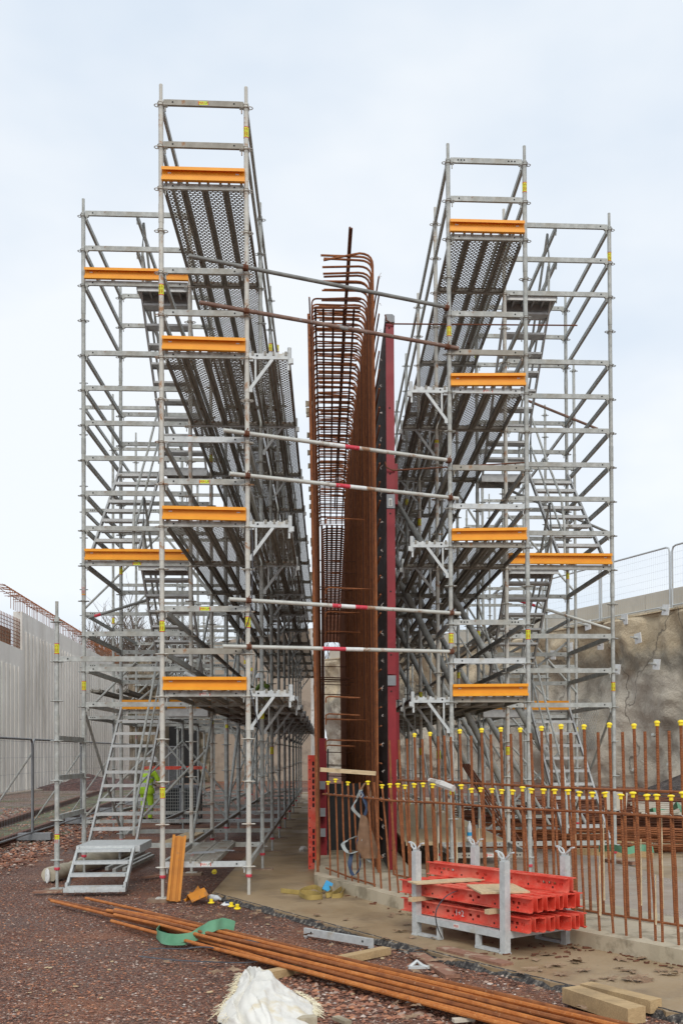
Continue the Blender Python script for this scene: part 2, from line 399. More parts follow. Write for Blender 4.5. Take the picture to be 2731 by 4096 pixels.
# text helper
_fc = {}
def text_mesh(txt, size, mat, align='CENTER'):
    key = (txt, size, mat)
    if key in _fc: return _fc[key]
    cu = bpy.data.curves.new('lettering', 'FONT'); cu.body = txt; cu.size = size; cu.align_x = align; cu.align_y = 'CENTER'; cu.extrude = .0006; cu.resolution_u = 2
    ob = bpy.data.objects.new('tmp', cu); COL.objects.link(ob)
    dg = bpy.context.evaluated_depsgraph_get()
    me = bpy.data.meshes.new_from_object(ob.evaluated_get(dg))
    bpy.data.objects.remove(ob)
    me.materials.clear(); me.materials.append(M[mat])
    _fc[key] = me; return me
def mesh_to_mb(me, mb, mat, mi):
    k = len(mb.v); mb.v += [tuple(mat @ v.co) for v in me.vertices]
    for p in me.polygons: mb.f.append(tuple(i + k for i in p.vertices)); mb.mi.append(mi)
def sticker_tp(yellow):
    """ledger sticker, faces -Y, centred"""
    mb = MB(); mb.bb(-.058, .058, -.0015, 0, -.02, .02)
    mb.m = 1; mb.bb(-.061, -.052, -.0025, 0, -.02, .02); mb.bb(.052, .061, -.0025, 0, -.02, .02)
    R = RX(pi / 2)
    mesh_to_mb(text_mesh('PERI', .034, 'inkR'), mb, T((-.02, -.0035, 0)) @ R, 1)
    mesh_to_mb(text_mesh('UP', .034, 'inkG'), mb, T((.034, -.0035, 0)) @ R, 2)
    return Tp('sticker', mb, ['stickY' if yellow else 'stickW', 'inkR', 'inkG'], False)
STW, STY = sticker_tp(0), sticker_tp(1)
def ring_sticker():
    mb = MB(); mb.lathe([(.0305, -.06), (.0305, .06)], n=12)
    mb.m = 1; mb.lathe([(.0312, -.066), (.0312, -.056)], n=12); mb.lathe([(.0312, .056), (.0312, .066)], n=12)
    R = RX(pi / 2)
    for a in (-.42, .42):
        mesh_to_mb(text_mesh('PERI UP', .028, 'inkR'), mb, RZ(a) @ T((0, -.0318, 0)) @ RY(-pi / 2) @ R, 1)
    return Tp('sticker', mb, ['stickY', 'inkR'], False)
RS = ring_sticker()

# ---------------------------------------------------------------- scaffold parts
def rosette(mb, z, r0=.03, n=24):
    pts = []
    for k in range(n):
        th = 2 * pi * k / n
        r = .036 + .042 * abs(cos(2 * th)) ** .8
        pts.append((r * cos(th), r * sin(th), z))
    mb.path(pts, .0065, 4, closed=True)
    mb.lathe([(r0, z - .012), (.042, z - .006), (.042, z + .006), (r0, z + .012)], n=10)
def standard_tp(z0, ztop, step=.5, zfirst=None, r=.029, mat='galv', jack=True, n=10):
    """base at z=0"""
    mb = MB()
    if jack:
        mb.tube((0, 0, .01), (0, 0, .42), .019, 8); mb.bb(-.075, .075, -.075, .075, 0, .008)
        mb.m = 1; mb.lathe([(.034, .235), (.036, .24), (.036, .265), (.034, .27)], n=8); mb.m = 0
        mb.tube((0, 0, .27), (0, 0, .62), .033, n)
        zz = .3
    else: zz = 0
    mb.tube((0, 0, zz), (0, 0, ztop - .22), r, n); mb.tube((0, 0, ztop - .24), (0, 0, ztop), .021, 8)
    mb.tube((0, 0, ztop - .26), (0, 0, ztop - .2), r + .004, n)
    z = zfirst if zfirst is not None else z0
    k = 0
    while z < ztop - .15:
        rosette(mb, z)
        if k % 4 == 3: mb.tube((0, 0, z + .1), (0, 0, z + .32), r + .003, n)
        z += step; k += 1
    return Tp('standard', mb, [mat, 'redband'])
_led = {}
def ledger_tp(L, three=False, mat='galv'):
    key = (round(L, 3), three, mat)
    if key in _led: return _led[key]
    mb = MB()
    mb.bb(.07, L - .07, -.018, .018, .0, .066)
    for e, s_ in ((0, 1), (L, -1)):
        mb.box((e + s_ * .055, 0, .025), (.045, .026, .085)); mb.box((e + s_ * .052, 0, -.035), (.012, .02, .07))
    mb.m = 1
    for xx in ((.13, .17, .21) if three else (.14,)):
        for q in (xx, L - xx):
            mb.tube((q, -.0195, .034), (q, .0195, .034), .011, 8)
    t_ = Tp('ledger', mb, [mat, 'dark']); _led[key] = t_; return t_
def toe_tp(L):
    mb = MB()
    mb.bb(0, L, .012, .018, .0, .155)
    mb.bb(0, L, -.03, .012, .148, .155); mb.bb(0, L, -.036, -.03, .118, .155)
    mb.bb(0, L, -.03, .012, .0, .007); mb.bb(0, L, -.036, -.03, 0, .036)
    mb.m = 1
    for q in (.09, L - .09): mb.bb(q - .02, q + .02, .008, .0125, .095, .108)
    return Tp('toe_board', mb, ['orange', 'white'], False)
_deck = {}
def deck_tp(L, w=.245):
    key = (round(L, 3), w)
    if key in _deck: return _deck[key]
    mb = MB()
    mb.m = 1; mb.add([(.036, .04, 0), (w - .036, .04, 0), (w - .036, L - .04, 0), (.036, L - .04, 0)], [(0, 1, 2, 3)])
    mb.m = 0
    for x0, x1 in ((0.004, .036), (w - .036, w - .004)):
        mb.bb(x0, x1, .03, L - .03, -.052, .0)
    mb.bb(.036, w - .036, .01, .04, -.05, .0); mb.bb(.036, w - .036, L - .04, L - .01, -.05, .0)
    for xx in (.05, w - .05):
        mb.bb(xx - .014, xx + .014, -.025, .02, -.03, .018); mb.bb(xx - .014, xx + .014, L - .02, L + .025, -.03, .018)
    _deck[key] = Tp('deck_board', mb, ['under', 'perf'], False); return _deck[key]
def bracket_tp(sgn):
    mb = MB(); s_ = sgn; L = .5
    mb.beam((s_ * .04, 0, .03), (s_ * L, 0, .03), .034, .066)
    mb.tube((s_ * L, 0, -.06), (s_ * L, 0, .14), .024, 8); mb.box((s_ * (L + .02), 0, -.02), (.05, .05, .06)); mb.box((s_ * (L - .01), 0, -.09), (.025, .02, .08))
    mb.beam((s_ * .3, 0, .0), (s_ * .035, 0, -.36), .03, .036); mb.beam((s_ * .1, 0, .0), (s_ * .1, 0, -.26), .022, .022)
    mb.box((s_ * .04, 0, -.37), (.05, .03, .05)); mb.box((s_ * .05, 0, .02), (.05, .03, .1))
    mb.m = 1; mb.tube((s_ * .12, -.019, .035), (s_ * .12, .019, .035), .012, 8)
    for q in (.2, .27, .36, .43): mb.m = 0; mb.box((s_ * q, 0, .07), (.03, .03, .016))
    return Tp('bracket', mb, ['bright', 'dark'])
K0 = .3585
def KZ(k): return K0 + .5 * k
LX = ledger_tp(1.0); L15 = ledger_tp(1.5)
L3 = ledger_tp(1.0, True)
TOE1 = toe_tp(.97)
BR_R, BR_L = bracket_tp(1), bracket_tp(-1)

def ledger_x(rig, x, y, z, tp, subs=()): rig.add(tp, T((x, y, z)), y, subs)
def ledger_y(rig, x, y0, y1, z, mat='galv'): rig.add(ledger_tp(y1 - y0, mat=mat), T((x, y0, z)) @ RZ(pi / 2), y0)

def work_scaffold(name, label, xa, rows, side, zoff, stickers, group):
    root = empty(name, (xa + .5, rows[0], 0), label, 'scaffold', group)
    rig = Rig(root)
    st = [standard_tp(K0, KZ(18.5)), standard_tp(K0, KZ(18.5), mat='galvrust')]
    xin = xa + 1 if side > 0 else xa; xout = xa if side > 0 else xa + 1
    for j, y in enumerate(rows):
        for x in (xa, xa + 1):
            tp = st[1] if (j == 0 and side > 0) or (0 < j < 4 and rnd() < .4) else st[0]
            subs = []
            if j < 4:
                for k in ((5.65, 1.75, 13.6) if (x == xa) else (17.4, 5.75)):
                    if j == 0 or rnd() < .7: subs.append((RS, T((0, 0, KZ(k + (0 if j == 0 else floor(ru(-3, 2))))))))
            rig.add(tp, T((x, y, zoff)), y, subs)
        last = j == len(rows) - 1
        ks = [0, 4, 5, 6, 8, 9, 10, 12, 13, 14, 16] + ([17, 18] if j == 0 or last else [])
        if j == 0: ks = [0, 4, 5, 6, 8, 9, 10, 12, 13, 14, 16, 17, 18]
        else: ks = [0, 4, 8, 12, 16]
        if last: ks = [0, 4, 5, 6, 8, 9, 10, 12, 13, 14, 16, 17, 18]
        for k in ks:
            subs = []
            if j == 0 and k in stickers: subs = [(STY if stickers[k] else STW, T((.5, -.0185, .032)))]
            if j == 0 and k in (0,): subs = [(STW, T((.5, -.0185, .032)))]
            rig.add(ledger_tp(1.0, side < 0 and k in (0, 6, 18), random.choice(['galv', 'galv', 'bright', 'dull'])), T((xa, y, KZ(k) + zoff)), y - .3, subs)
        if j == 0:
            for k in (4, 8, 12, 16):
                sl = {4: -.004, 8: -.012, 12: -.012, 16: .0}[k] * (1 if side > 0 else -1.6)
                rig.add(TOE1, T((xa + .015, y - .05, KZ(k) + zoff + .075)) @ RY(-sl if side > 0 else -sl), y)
        if not last:
            y1 = rows[j + 1]; L = y1 - y
            for k in (4, 8, 12, 16):
                for b in range(4): rig.add(deck_tp(L), T((xa + .012 + .245 * b, y, KZ(k) + zoff + .07)), y + .01 * (16 - k))
                if k < 16:
                    for b in range(2):
                        xx = xin + (.02 + .245 * b if side > 0 else -.5 + .245 * b)
                        rig.add(deck_tp(L), T((xx, y, KZ(k) + zoff + .07)), y + .05 + .01 * (16 - k))
            ledger_y(rig, xa, y, y1, KZ(0) + zoff); ledger_y(rig, xa + 1, y, y1, KZ(0) + zoff)
            for k in (5, 6, 9, 10, 13, 14, 17, 18): ledger_y(rig, xout, y, y1, KZ(k) + zoff)
            for k in ((17, 18) if j else (6, 9, 10, 17, 18)): ledger_y(rig, xin, y, y1, KZ(k) + zoff)
            if side > 0 and 0 < j < 9:
                pass
        for k in (4, 8, 12): rig.add(BR_R if side > 0 else BR_L, T((xin, y, KZ(k) + zoff)), y)
    # diagonal bracing on the outer side of a few bays
    def diag(x, y0, z0, y1, z1):
        mb = MB(); mb.tube((x, y0, z0), (x, y1, z1), .021, 8); mb.box((x, y0, z0), (.05, .06, .05)); mb.box((x, y1, z1), (.05, .06, .05))
        rig.add(Tp('diagonal_brace', mb, ['galv']), Matrix.Identity(4), y0)
    for j in (1, 3, 5, 7):
        if j + 1 < len(rows):
            for b in (0, 4): diag(xout, rows[j], KZ(b) + zoff + .05, rows[j + 1], KZ(b + 4) + zoff - .1)
    return root, rig
XA = -1.919; XC = 1.602
ROWL = [12.5, 15.14, 17.86, 20.5, 23.3, 26.2, 29.1, 32.0, 34.9, 37.8]
ROWR = [13.49, 15.09, 17.95, 20.7, 23.5, 26.3, 29.1, 31.9, 34.7]
ZR = -.03
rootL, rigL = work_scaffold('access_scaffold', 'tall narrow galvanised scaffold with perforated decks left of the rusty rebar wall', XA, ROWL, 1, 0, {18: 1, 9: 1, 6: 1, 4: 0}, 'scaffolds round the wall')
rootR, rigR = work_scaffold('access_scaffold', 'tall narrow galvanised scaffold with perforated decks right of the maroon formwork edge', XC, ROWR, -1, ZR, {12: 0}, 'scaffolds round the wall')
# walking boards at the foot
for b in (0, 1): rigL.add(deck_tp(2.64), T((XA + .13 + .25 * b, 12.5, KZ(0) + .078)), 12)
solidboard = MB(); solidboard.bb(0, .245, 0, 2.7, -.045, 0)
SB = Tp('deck_board', solidboard, ['ply'], False)
for j in (1, 2, 3, 4):
    for b in range(-2, 4): rigR.add(SB, T((XC + .012 + .245 * b, ROWR[j], KZ(0) + ZR + .07)), 12.4)
rigL.finish(); rigR.finish()

# ---------------------------------------------------------------- stairs
def stair_flight_tp(run, rise, w, n, dark):
    mb = MB()
    for x in (0, w):
        mb.beam((x, 0, 0), (x, run, rise), .028, .075, (0, 0, 1))
    sl = rise / n
    for i in range(1, n):
        q = i / n
        mb.box((w / 2, run * q, rise * q - .01), (w - .03, .19, .03)); mb.box((w / 2, run * q - .09, rise * q - .015), (w - .03, .012, .045))
    return Tp('stair_flight', mb, ['alu'], False)
def handrail_tp(run, rise, side_x):
    mb = MB(); m = .42
    p = [(side_x, -.02, .1), (side_x, .0, .62), (side_x, .18, .95 + rise * .05), (side_x, run * .5, .92 + rise * .5), (side_x, run * .96, .95 + rise), (side_x, run * 1.0, .5 + rise), (side_x, run * .98, .05 + rise)]
    mb.path(p, .019, 8)
    mb.path([(side_x, .05, .45), (side_x, run * .98, .45 + rise)], .017, 8)
    return Tp('handrail', mb, ['galv'])
def landing_tp(w, dpt):
    mb = MB(); mb.bb(0, w, 0, dpt, -.012, 0); mb.bb(0, w, 0, .03, -.13, -.012); mb.bb(0, w, dpt - .03, dpt, -.13, -.012)
    for i in range(1, 5): mb.bb(w * i / 5 - .012, w * i / 5 + .012, .03, dpt - .03, -.07, -.012)
    for x in (0, w - .02): mb.bb(x, x + .02, .03, dpt - .03, -.09, -.012)
    return Tp('landing', mb, ['alu'], False)
def stair_tower(label, side, xe, xi, y0, y1, zoff, group):
    """xe outer column x, xi inner column x (the work scaffold's outer column)"""
    root = empty('stair_tower', ((xe + xi) / 2, y0, 0), label, 'stair tower', group)
    rig = Rig(root)
    xl = min(xe, xi); wd = abs(xe - xi); L = ledger_tp(wd)
    st = standard_tp(K0, KZ(18.5)); st2 = standard_tp(K0, KZ(18.5), mat='galvrust')
    rig.add(st, T((xe, y0, zoff)), y0, [(RS, T((0, 0, KZ(7.3 if side < 0 else 17.2)))), (RS, T((0, 0, KZ(4.6))))]); rig.add(st, T((xe, y1, zoff)), y1, [(RS, T((0, 0, KZ(8.8))))])
    dA = .02
    ks0 = [0, 4, 5, 6, 8, 9, 10, 11, 12, 13, 14, 16, 17, 18]
    for k in ks0:
        subs = [(STY, T((wd * .5, -.0185, .032)))] if (k == 8 and side < 0) else []
        rig.add(L, T((xl, y0 - dA, KZ(k) + zoff)), y0, subs)
        if k not in (0,): rig.add(ledger_tp(y1 - y0), T((xe, y0, KZ(k) + zoff)) @ RZ(pi / 2), y0)
        rig.add(L, T((xl, y1 - dA, KZ(k) + zoff)), y1)
    toe = toe_tp(wd - .05)
    for k, y in ((8, y0), (16, y0), (4, y1), (12, y1)):
        if k == 12 or (side > 0 and k == 16): continue
        rig.add(toe, T((xl + .03, y - .06, KZ(k) + zoff + .075)), y)
    run = y1 - y0 - .35; w = .66
    fl = stair_flight_tp(run, 2.0, w, 10, 0)
    fb = Tp('stair_flight', MB(), ['alu'], False)
    xo = xl + .06 if side < 0 else xl + wd - .06 - w
    xn = xl + wd - .06 - w if side < 0 else xl + .06
    hr_x = w - .03 if side < 0 else .03
    for k in (0, 8):   # going up and away, outer half
        m = T((xo, y0 + .05, KZ(k) + zoff + .07)); rig.add(fl, m, y0, ())
        rig.add(handrail_tp(run, 2.0, hr_x), m, y0)
    for k in (4, 12):  # coming back, inner half
        m = T((xn + w, y1 - .25, KZ(k) + zoff + .07)) @ RZ(pi); rig.add(fl, m, y0 + .1)
        rig.add(handrail_tp(run, 2.0, w - .03 if side < 0 else .03), m, y0)
    lf = landing_tp(wd * .5 - .05, .45); lxo = (wd * .5 + .01) if side < 0 else .04
    for k in (4, 12): rig.add(lf, T((xl + lxo, y1 - .28, KZ(k) + zoff + .075)), y1)
    for k in (8, 16): rig.add(lf, T((xl + lxo, y0 - .0, KZ(k) + zoff + .075)), y0)
    # tubular diagonals
    def diag(p0, p1, r=.021, m='galv', name='diagonal_brace'):
        mb = MB(); mb.tube(p0, p1, r, 8); rig.add(Tp(name, mb, [m]), Matrix.Identity(4), p0[1])
    xm = xl + wd / 2
    for k in (16, 17, 18): # intermediate hand rails
        rig.add(ledger_tp(y1 - y0), T((xm, y0, KZ(k) + zoff)) @ RZ(pi / 2), y0 + .2)
    diag((xl + .1, y1 - .1, KZ(0) + zoff), (xl + wd, y1 + .1, KZ(3) + zoff))
    diag((xl, y1 + .1, KZ(4) + zoff), (xl + wd, y1 + .1, KZ(6.5) + zoff))
    diag((xe, y1 + .05, KZ(0)), (xe, y0 + .1, KZ(3.8)))
    return root, rig
XE = -3.4238; XR = 4.1645
tl, rl = stair_tower('galvanised stair tower with aluminium flights left of the left hand scaffold', -1, XE, XA, 15.16, 17.88, 0, 'stair towers')
# outrigger standard, starter steps and platform belong to the left stair tower
p = U(131, 2033, z=.05)
so = standard_tp(K0, 3.62)
rl.add(so, T((p.x, p.y, 0)), 10, [(RS, T((0, 0, 3.02))), (RS, T((0, 0, .62)))])
YE0 = p.y; XE0 = p.x
rl.add(ledger_tp(XA - XE0 + .0), T((XE0, YE0, KZ(5))), 10)
for k in (1, 2, 3): rl.add(ledger_tp(15.16 - YE0), T((XE0, YE0, KZ(k))) @ RZ(pi / 2 - math.atan2(XE - XE0, 15.16 - YE0)), 11)
rl.add(ledger_tp(15.16 - YE0), T((XE0 + .75, YE0 + .1, KZ(0) + .02)) @ RZ(pi / 2), 11)
# starter flight
w = .70; fx0 = U(153, 2045, z=.04)
mb = MB(); run = .62; rise = .44
for x in (0, w):
    mb.beam((x, 0, .0), (x, run, rise), .03, .075)
    mb.beam((x, 0, -.02), (x, 0, .08), .03, .05)
for i in range(0, 4):
    q = i / 3.3
    mb.box((w / 2, run * q - .02, rise * q + .02), (w - .03, .19 if i else .14, .035))
mb.box((w / 2, -.07, -.005), (w + .04, .05, .05))
for i in range(5): mb.box((w * (.12 + .19 * i), -.10, -.015), (.07, .02, .03))
rl.add(Tp('stair_flight', mb, ['bright'], False), T((fx0.x, fx0.y, .05)), 9)
mb = MB(); mb.bb(0, w + .1, 0, .92, -.02, 0); mb.bb(0, w + .1, 0, .03, -.08, -.02)
mb.bb(0, .03, .03, .92, -.1, -.02); mb.bb(w + .07, w + .1, .03, .92, -.1, -.02)
rl.add(Tp('landing', mb, ['bright'], False), T((fx0.x - .03, fx0.y + .62, .52)), 9)
rl.finish()
tr, rr = stair_tower('galvanised stair tower with aluminium flights right of the right hand scaffold', 1, XR, XC + 1, 15.13, 17.97, ZR, 'stair towers')
rr.finish()

# ---------------------------------------------------------------- back shoring grids
def shoring(label, xs, ys, top, zoff, decks, step=1.0, diags=()):
    root = empty('shoring_tower', (xs[0], ys[0], 0), label, 'scaffold', 'shoring behind the stair towers')
    rig = Rig(root)
    for i, x in enumerate(xs):
        for j, y in enumerate(ys):
            rig.add(standard_tp(K0, top[i] if not isinstance(top, float) else top, step=step if (i + j) % 2 else .5), T((x, y, zoff)), y, [(RS, T((0, 0, KZ(int(ru(3, 9)) + .5))))] if rnd() < .7 else [])
    for j, y in enumerate(ys):
        for i in range(len(xs) - 1):
            tt = min(top[i], top[i + 1])
            k = 0
            while KZ(k) < tt - .2:
                rig.add(ledger_tp(xs[i + 1] - xs[i], True), T((xs[i], y, KZ(k) + zoff)), y); k += 2 if k else 4
    for i, x in enumerate(xs):
        for j in range(len(ys) - 1):
            k = 0
            while KZ(k) < top[i] - .2:
                rig.add(ledger_tp(ys[j + 1] - ys[j], True), T((x, ys[j], KZ(k) + zoff)) @ RZ(pi / 2), ys[j] + 1); k += 4
    for k in decks:
        for i in range(len(xs) - 1):
            for j in range(len(ys) - 1):
                for b in range(2): rig.add(deck_tp(ys[j + 1] - ys[j]), T((xs[i] + .1 + .5 * b, ys[j], KZ(k) + .07)), ys[j])
    for p0, p1 in diags:
        mb = MB(); mb.tube(p0, p1, .022, 8); rig.add(Tp('diagonal_brace', mb, ['galv']), Matrix.Identity(4), p0[1])
    rig.finish()
    return root
dg = []
for y in (20.6, 23.4):
    for (x0, x1) in ((-4.65, -3.15), (-3.15, -1.95)):
        for k in (0, 4, 8): dg.append(((x0, y - .05, KZ(k + (0 if x0 < -4 else 3)) + .1), (x1, y - .05, KZ(k + (3 if x0 < -4 else 0)) + .1)))
shoring('grey shoring grid with tubular diagonals behind the left stair tower', [-4.65, -3.15, -1.95 - .0], [20.6, 23.4, 26.2], [9.6, 8.6, 7.6], 0, (5,), diags=dg)
dg = []
for y in (20.9, 23.7):
    for k in (1, 5, 9): dg.append(((3.6, y - .05, KZ(k + 3) + .1), (5.0, y - .05, KZ(k)))); dg.append(((2.6, y + .05, KZ(k + 4) + .1), (3.6, y + .05, KZ(k + 1))))
shoring('grey shoring grid with tubular diagonals behind the right stair tower', [3.55, 5.0], [20.9, 23.7, 26.4, 32.0], [7.8, 9.6], 0, (8,), diags=dg)

# lower shoring far left behind the worker
dg = []
for k in range(5):
    y = 28 + 3 * k
    dg.append(((-2.6, y, .5), (-1.7, y, 2.6))); dg.append(((-1.7, y, .5), (-2.6, y, 2.6)))
    dg.append(((-2.6, y, .3), (-2.6, y + 3, 2.4)))
shoring('low shoring grid with crossed braces beyond the worker', [-3.9, -2.6], [28.0, 31.0, 34.0, 37.0], [6.2, 5.8], 0, (5,), diags=dg)

# ---------------------------------------------------------------- sole boards
def place(o, loc, rz=0, ry=0, rx=0): o.matrix_world = T(loc) @ RZ(rz) @ RY(ry) @ RX(rx)
def sole(x, y, L, w, rz, lab, z=0, grp='sole boards under the scaffold feet', mat='sole', th=.035):
    mb = MB(); mb.bb(-L / 2, L / 2, -w / 2, w / 2, 0, th)
    o = mb.build('sole_board', mat, smooth=False, label=lab, cat='board', group=grp); place(o, (x, y, z), rz); return o
feet = []
sole(XA, 12.47, .34, .22, .05, 'muddy sole board under the foot beside the leaning orange toe board', -.035)
sole(XA + 1.18, 12.42, .75, .2, .18, 'long muddy sole board under the front foot at the slab corner', -.036)
sole(XE0, YE0, .3, .22, 0, 'muddy sole board under the front foot left of the starter steps', -.035)
sole(XE0 - .02, YE0 - .35, .35, .1, .1, 'loose red brown board piece before the front left foot', 0, mat='plank', th=.02)
names_ = ['second', 'third', 'fourth', 'fifth', 'sixth', 'seventh', 'eighth', 'ninth', 'tenth']
for j, y in enumerate(ROWL[1:]):
    sole(XA + 1, y, .3, .2, .0, 'sole board under the %s foot back in the inner left row' % names_[j], .014)
    if j < 5: sole(XA, y, .3, .2, .0, 'sole board under the %s foot back in the outer left row' % names_[j], -.034)

# ---------------------------------------------------------------- tubes across the gap
def tube_across(pl, pb, pc, pr, mat, label, bands=(), yb=12.42, yc=13.41):
    B = U(pb[0], pb[1], d=yb); C_ = U(pc[0], pc[1], d=yc)
    def at(px):
        lo, hi = -2., 3.
        for _ in range(50):
            m = (lo + hi) / 2
            if proj(B.lerp(C_, m))[0] < px: lo = m
            else: hi = m
        return B.lerp(C_, lo)
    p0, p1 = at(pl), at(pr)
    root = empty('scaffold_tube', p0, label, 'tube', 'tubes spanning between the two scaffolds')
    mb = MB(); mb.path([Vector((0, 0, 0)), p1 - p0], .0245, 10); mb.build('tube', mat, root)
    for P in (B, C_):
        mb = MB(); d = (p1 - p0).normalized()
        mb.path([P - p0 - d * .03, P - p0 + d * .03], .033, 8); mb.box(P - p0 + Vector((0, .03, 0)), (.06, .06, .05)); mb.tube(P - p0 + Vector((-.02, -.04, -.03)), P - p0 + Vector((.02, -.03, .05)), .008, 6)
        mb.build('coupler', 'rustd', root)
    for a, b, m_ in bands:
        q0, q1 = at(a) - p0, at(b) - p0; mb = MB(); mb.path([q0, q1], .0256, 10); mb.build('paint_band', m_, root)
tube_across(433, (563, 613), (1025, 705), 1028, 'tubedark', 'topmost dark grey scaffold tube crossing above the hooked rebar')
tube_across(458, (565, 713), (1027, 795), 1052, 'tuberust', 'rusty brown scaffold tube just below the topmost one')
tube_across(513, (566, 995), (1030, 1057), 1036, 'tube', 'grey scaffold tube with one red band, upper of the middle pair', [(791, 824, 'redband'), (755, 791, 'whband')])
tube_across(527, (568, 1092), (1033, 1143), 1052, 'tube', 'grey scaffold tube with red and white bands, lower of the middle pair', [(770, 803, 'redband'), (803, 840, 'whband')])
tube_across(526, (570, 1379), (1036, 1408), 1056, 'tube', 'grey scaffold tube with red white red bands near head height of the lower pair', [(762, 782, 'redband'), (782, 815, 'whband'), (815, 842, 'redband')])
tube_across(511, (571, 1486), (1036, 1497), 1040, 'tube', 'lowest crossing grey scaffold tube with red and white bands', [(740, 793, 'redband'), (793, 833, 'whband')])

# ---------------------------------------------------------------- rebar wall cage
PZ = .13    # top of the kicker
def xr(d):
    t = min(1, max(0, (d - 13.4) / 11.6)); return .665 - .17 * t ** .8
def xlft(d, z): return -.105 - .07 * z / 8.0
cage = empty('rebar_cage', (.25, 13.4, PZ), 'tall rusty rebar cage of the unfinished wall between the scaffolds', 'rebar cage')
inv = T(-cage.location)
rigC = Rig(cage); 
ztop = 8.12
def bar(pts, r, name, mat='rust', prio=0, n=6):
    mb = MB(); mb.path(pts, r, n); rigC.add(Tp(name, mb, [mat]), Matrix.Identity(4), prio)
def arc(p, q, c, n=5):
    """from p around corner c to q"""
    out = []
    for i in range(n + 1):
        t = i / n; a = (1 - t) ** 2; b = 2 * t * (1 - t); e = t * t
        out.append(Vector(p) * a + Vector(c) * b + Vector(q) * e)
    return out
d = 13.45; i = 0
while d < 25.2:
    x = xr(d) + ru(-.014, .010); zt = ztop + ru(-.03, .03) - .03 * max(0, d - 15)
    lean = ru(-.01, .01); xe_ = (-.02 if i < 12 else -.1) + ru(-.03, .02); dz = ru(-.03, .02) if i else -.10
    pts = [Vector((x, d, PZ - .1)), Vector((x - .01 + lean, d, zt * .5)), Vector((x - .03, d, zt - .18))] + arc((x - .03, d, zt - .16), (x - .2, d, zt), (x - .03, d, zt)) + [Vector((xe_, d + (ru(-.03, .03) if i > 10 else 0), zt + dz))]
    bar(pts, .0125 if i > 7 else .0145, 'vertical_bar', random.choice(['rust', 'rust', 'rustd']) if i else 'rust', d)
    d += .135 if i < 8 else .118; i += 1
d = 14.35; i = 0
bar([Vector((-.12, 13.62, PZ - .05)), Vector((-.16, 13.62, 4)), Vector((-.21, 13.8, 7.45))], .02, 'vertical_bar', 'rust', 0)
while d < 27:
    zt = 7.9 + ru(-.03, .03) - .03 * max(0, d - 15)
    b = Vector((xlft(d, 0), d, PZ - .1)); x1 = xlft(d, zt) + ru(-.004, .004)
    pts = [b, Vector((xlft(d, 4), d, 4))] + arc((x1, d, zt - .09), (x1 + .07, d, zt), (x1, d, zt)) + [Vector((.5, d, zt + ru(-.02, .01)))]
    bar(pts, .0115, 'vertical_bar', 'rust' if i % 3 else 'rustd', d + .05)
    d += .14; i += 1
# horizontal distribution bars outside both mats
z = .35; 
while z < 8.0:
    bar([Vector((xr(q) + .03, q, z)) for q in (13.42, 15, 17, 19, 21, 23, 25.2)], .011, 'horizontal_bar', 'rust', z, 5)
    zl = z + .1
    if zl < 7.8: bar([Vector((xlft(q, zl) - .028, q, zl)) for q in (13.75, 16, 20, 27.2)], .011, 'horizontal_bar', 'rust', z, 5)
    z += .24
# longitudinal bars lying on the hooks
for xx, dm in ((-.13, 'rustd'), (-.02, 'rustd'), (.12, 'rustd'), (.27, 'rustd'), (.41, 'rustd')):
    bar([Vector((xx - .0 * q, q, 7.9 - .03 * max(0, q - 15) + .02)) for q in (14.7, 18, 22, 27)], .017, 'top_bar', dm, 0, 5)
bar([Vector((.325, 13.3, 8.36)), Vector((.29, 14.8, 8.02)), Vector((.27, 16.5, 7.98)), Vector((.22, 25.5, 7.6))], .015, 'top_bar', 'rustd', 0, 6)
bar([Vector((.35, 13.32, 8.36)), Vector((.31, 14.8, 8.04)), Vector((.28, 19.5, 7.9))], .012, 'top_bar', 'rustd', 0, 6)
# cross links
for pz, dd in ((1600, 13.6), (1640, 14), (1652, 15), (1700, 14.4), (1712, 15), (1350, 14.0), (1190, 14.5), (1405, 15), (1450, 16)):
    P0 = U(748, pz, d=dd); x2 = xr(dd) - ru(.0, .25)
    pts = [Vector((P0.x, dd, P0.z - .08)), Vector((P0.x, dd, P0.z - .02)), Vector((P0.x + .04, dd, P0.z)), Vector((x2, dd, P0.z - .02))]
    bar(pts, .011, 'link_bar', 'rust', 0)
for q in range(26):
    dd = 17 + .35 * q; zz = ru(.7, 5.0)
    bar([Vector((-.13, dd, zz)), Vector((.5, dd, zz - .02))], .009, 'link_bar', 'rustd', 1, 5)
# protruding long bars to the right
for (px, py, ex, ey) in ((884, 722, 1325, 747), (884, 1060, 1210, 1062)):
    P = U(px, py, d=13.6); E_ = U(ex, ey, d=14.2)
    bar([P, P + Vector((.02, .02, -.07)), P + Vector((.1, .05, -.1)), E_], .011, 'link_bar', 'rustd', 0)
rigC.finish()
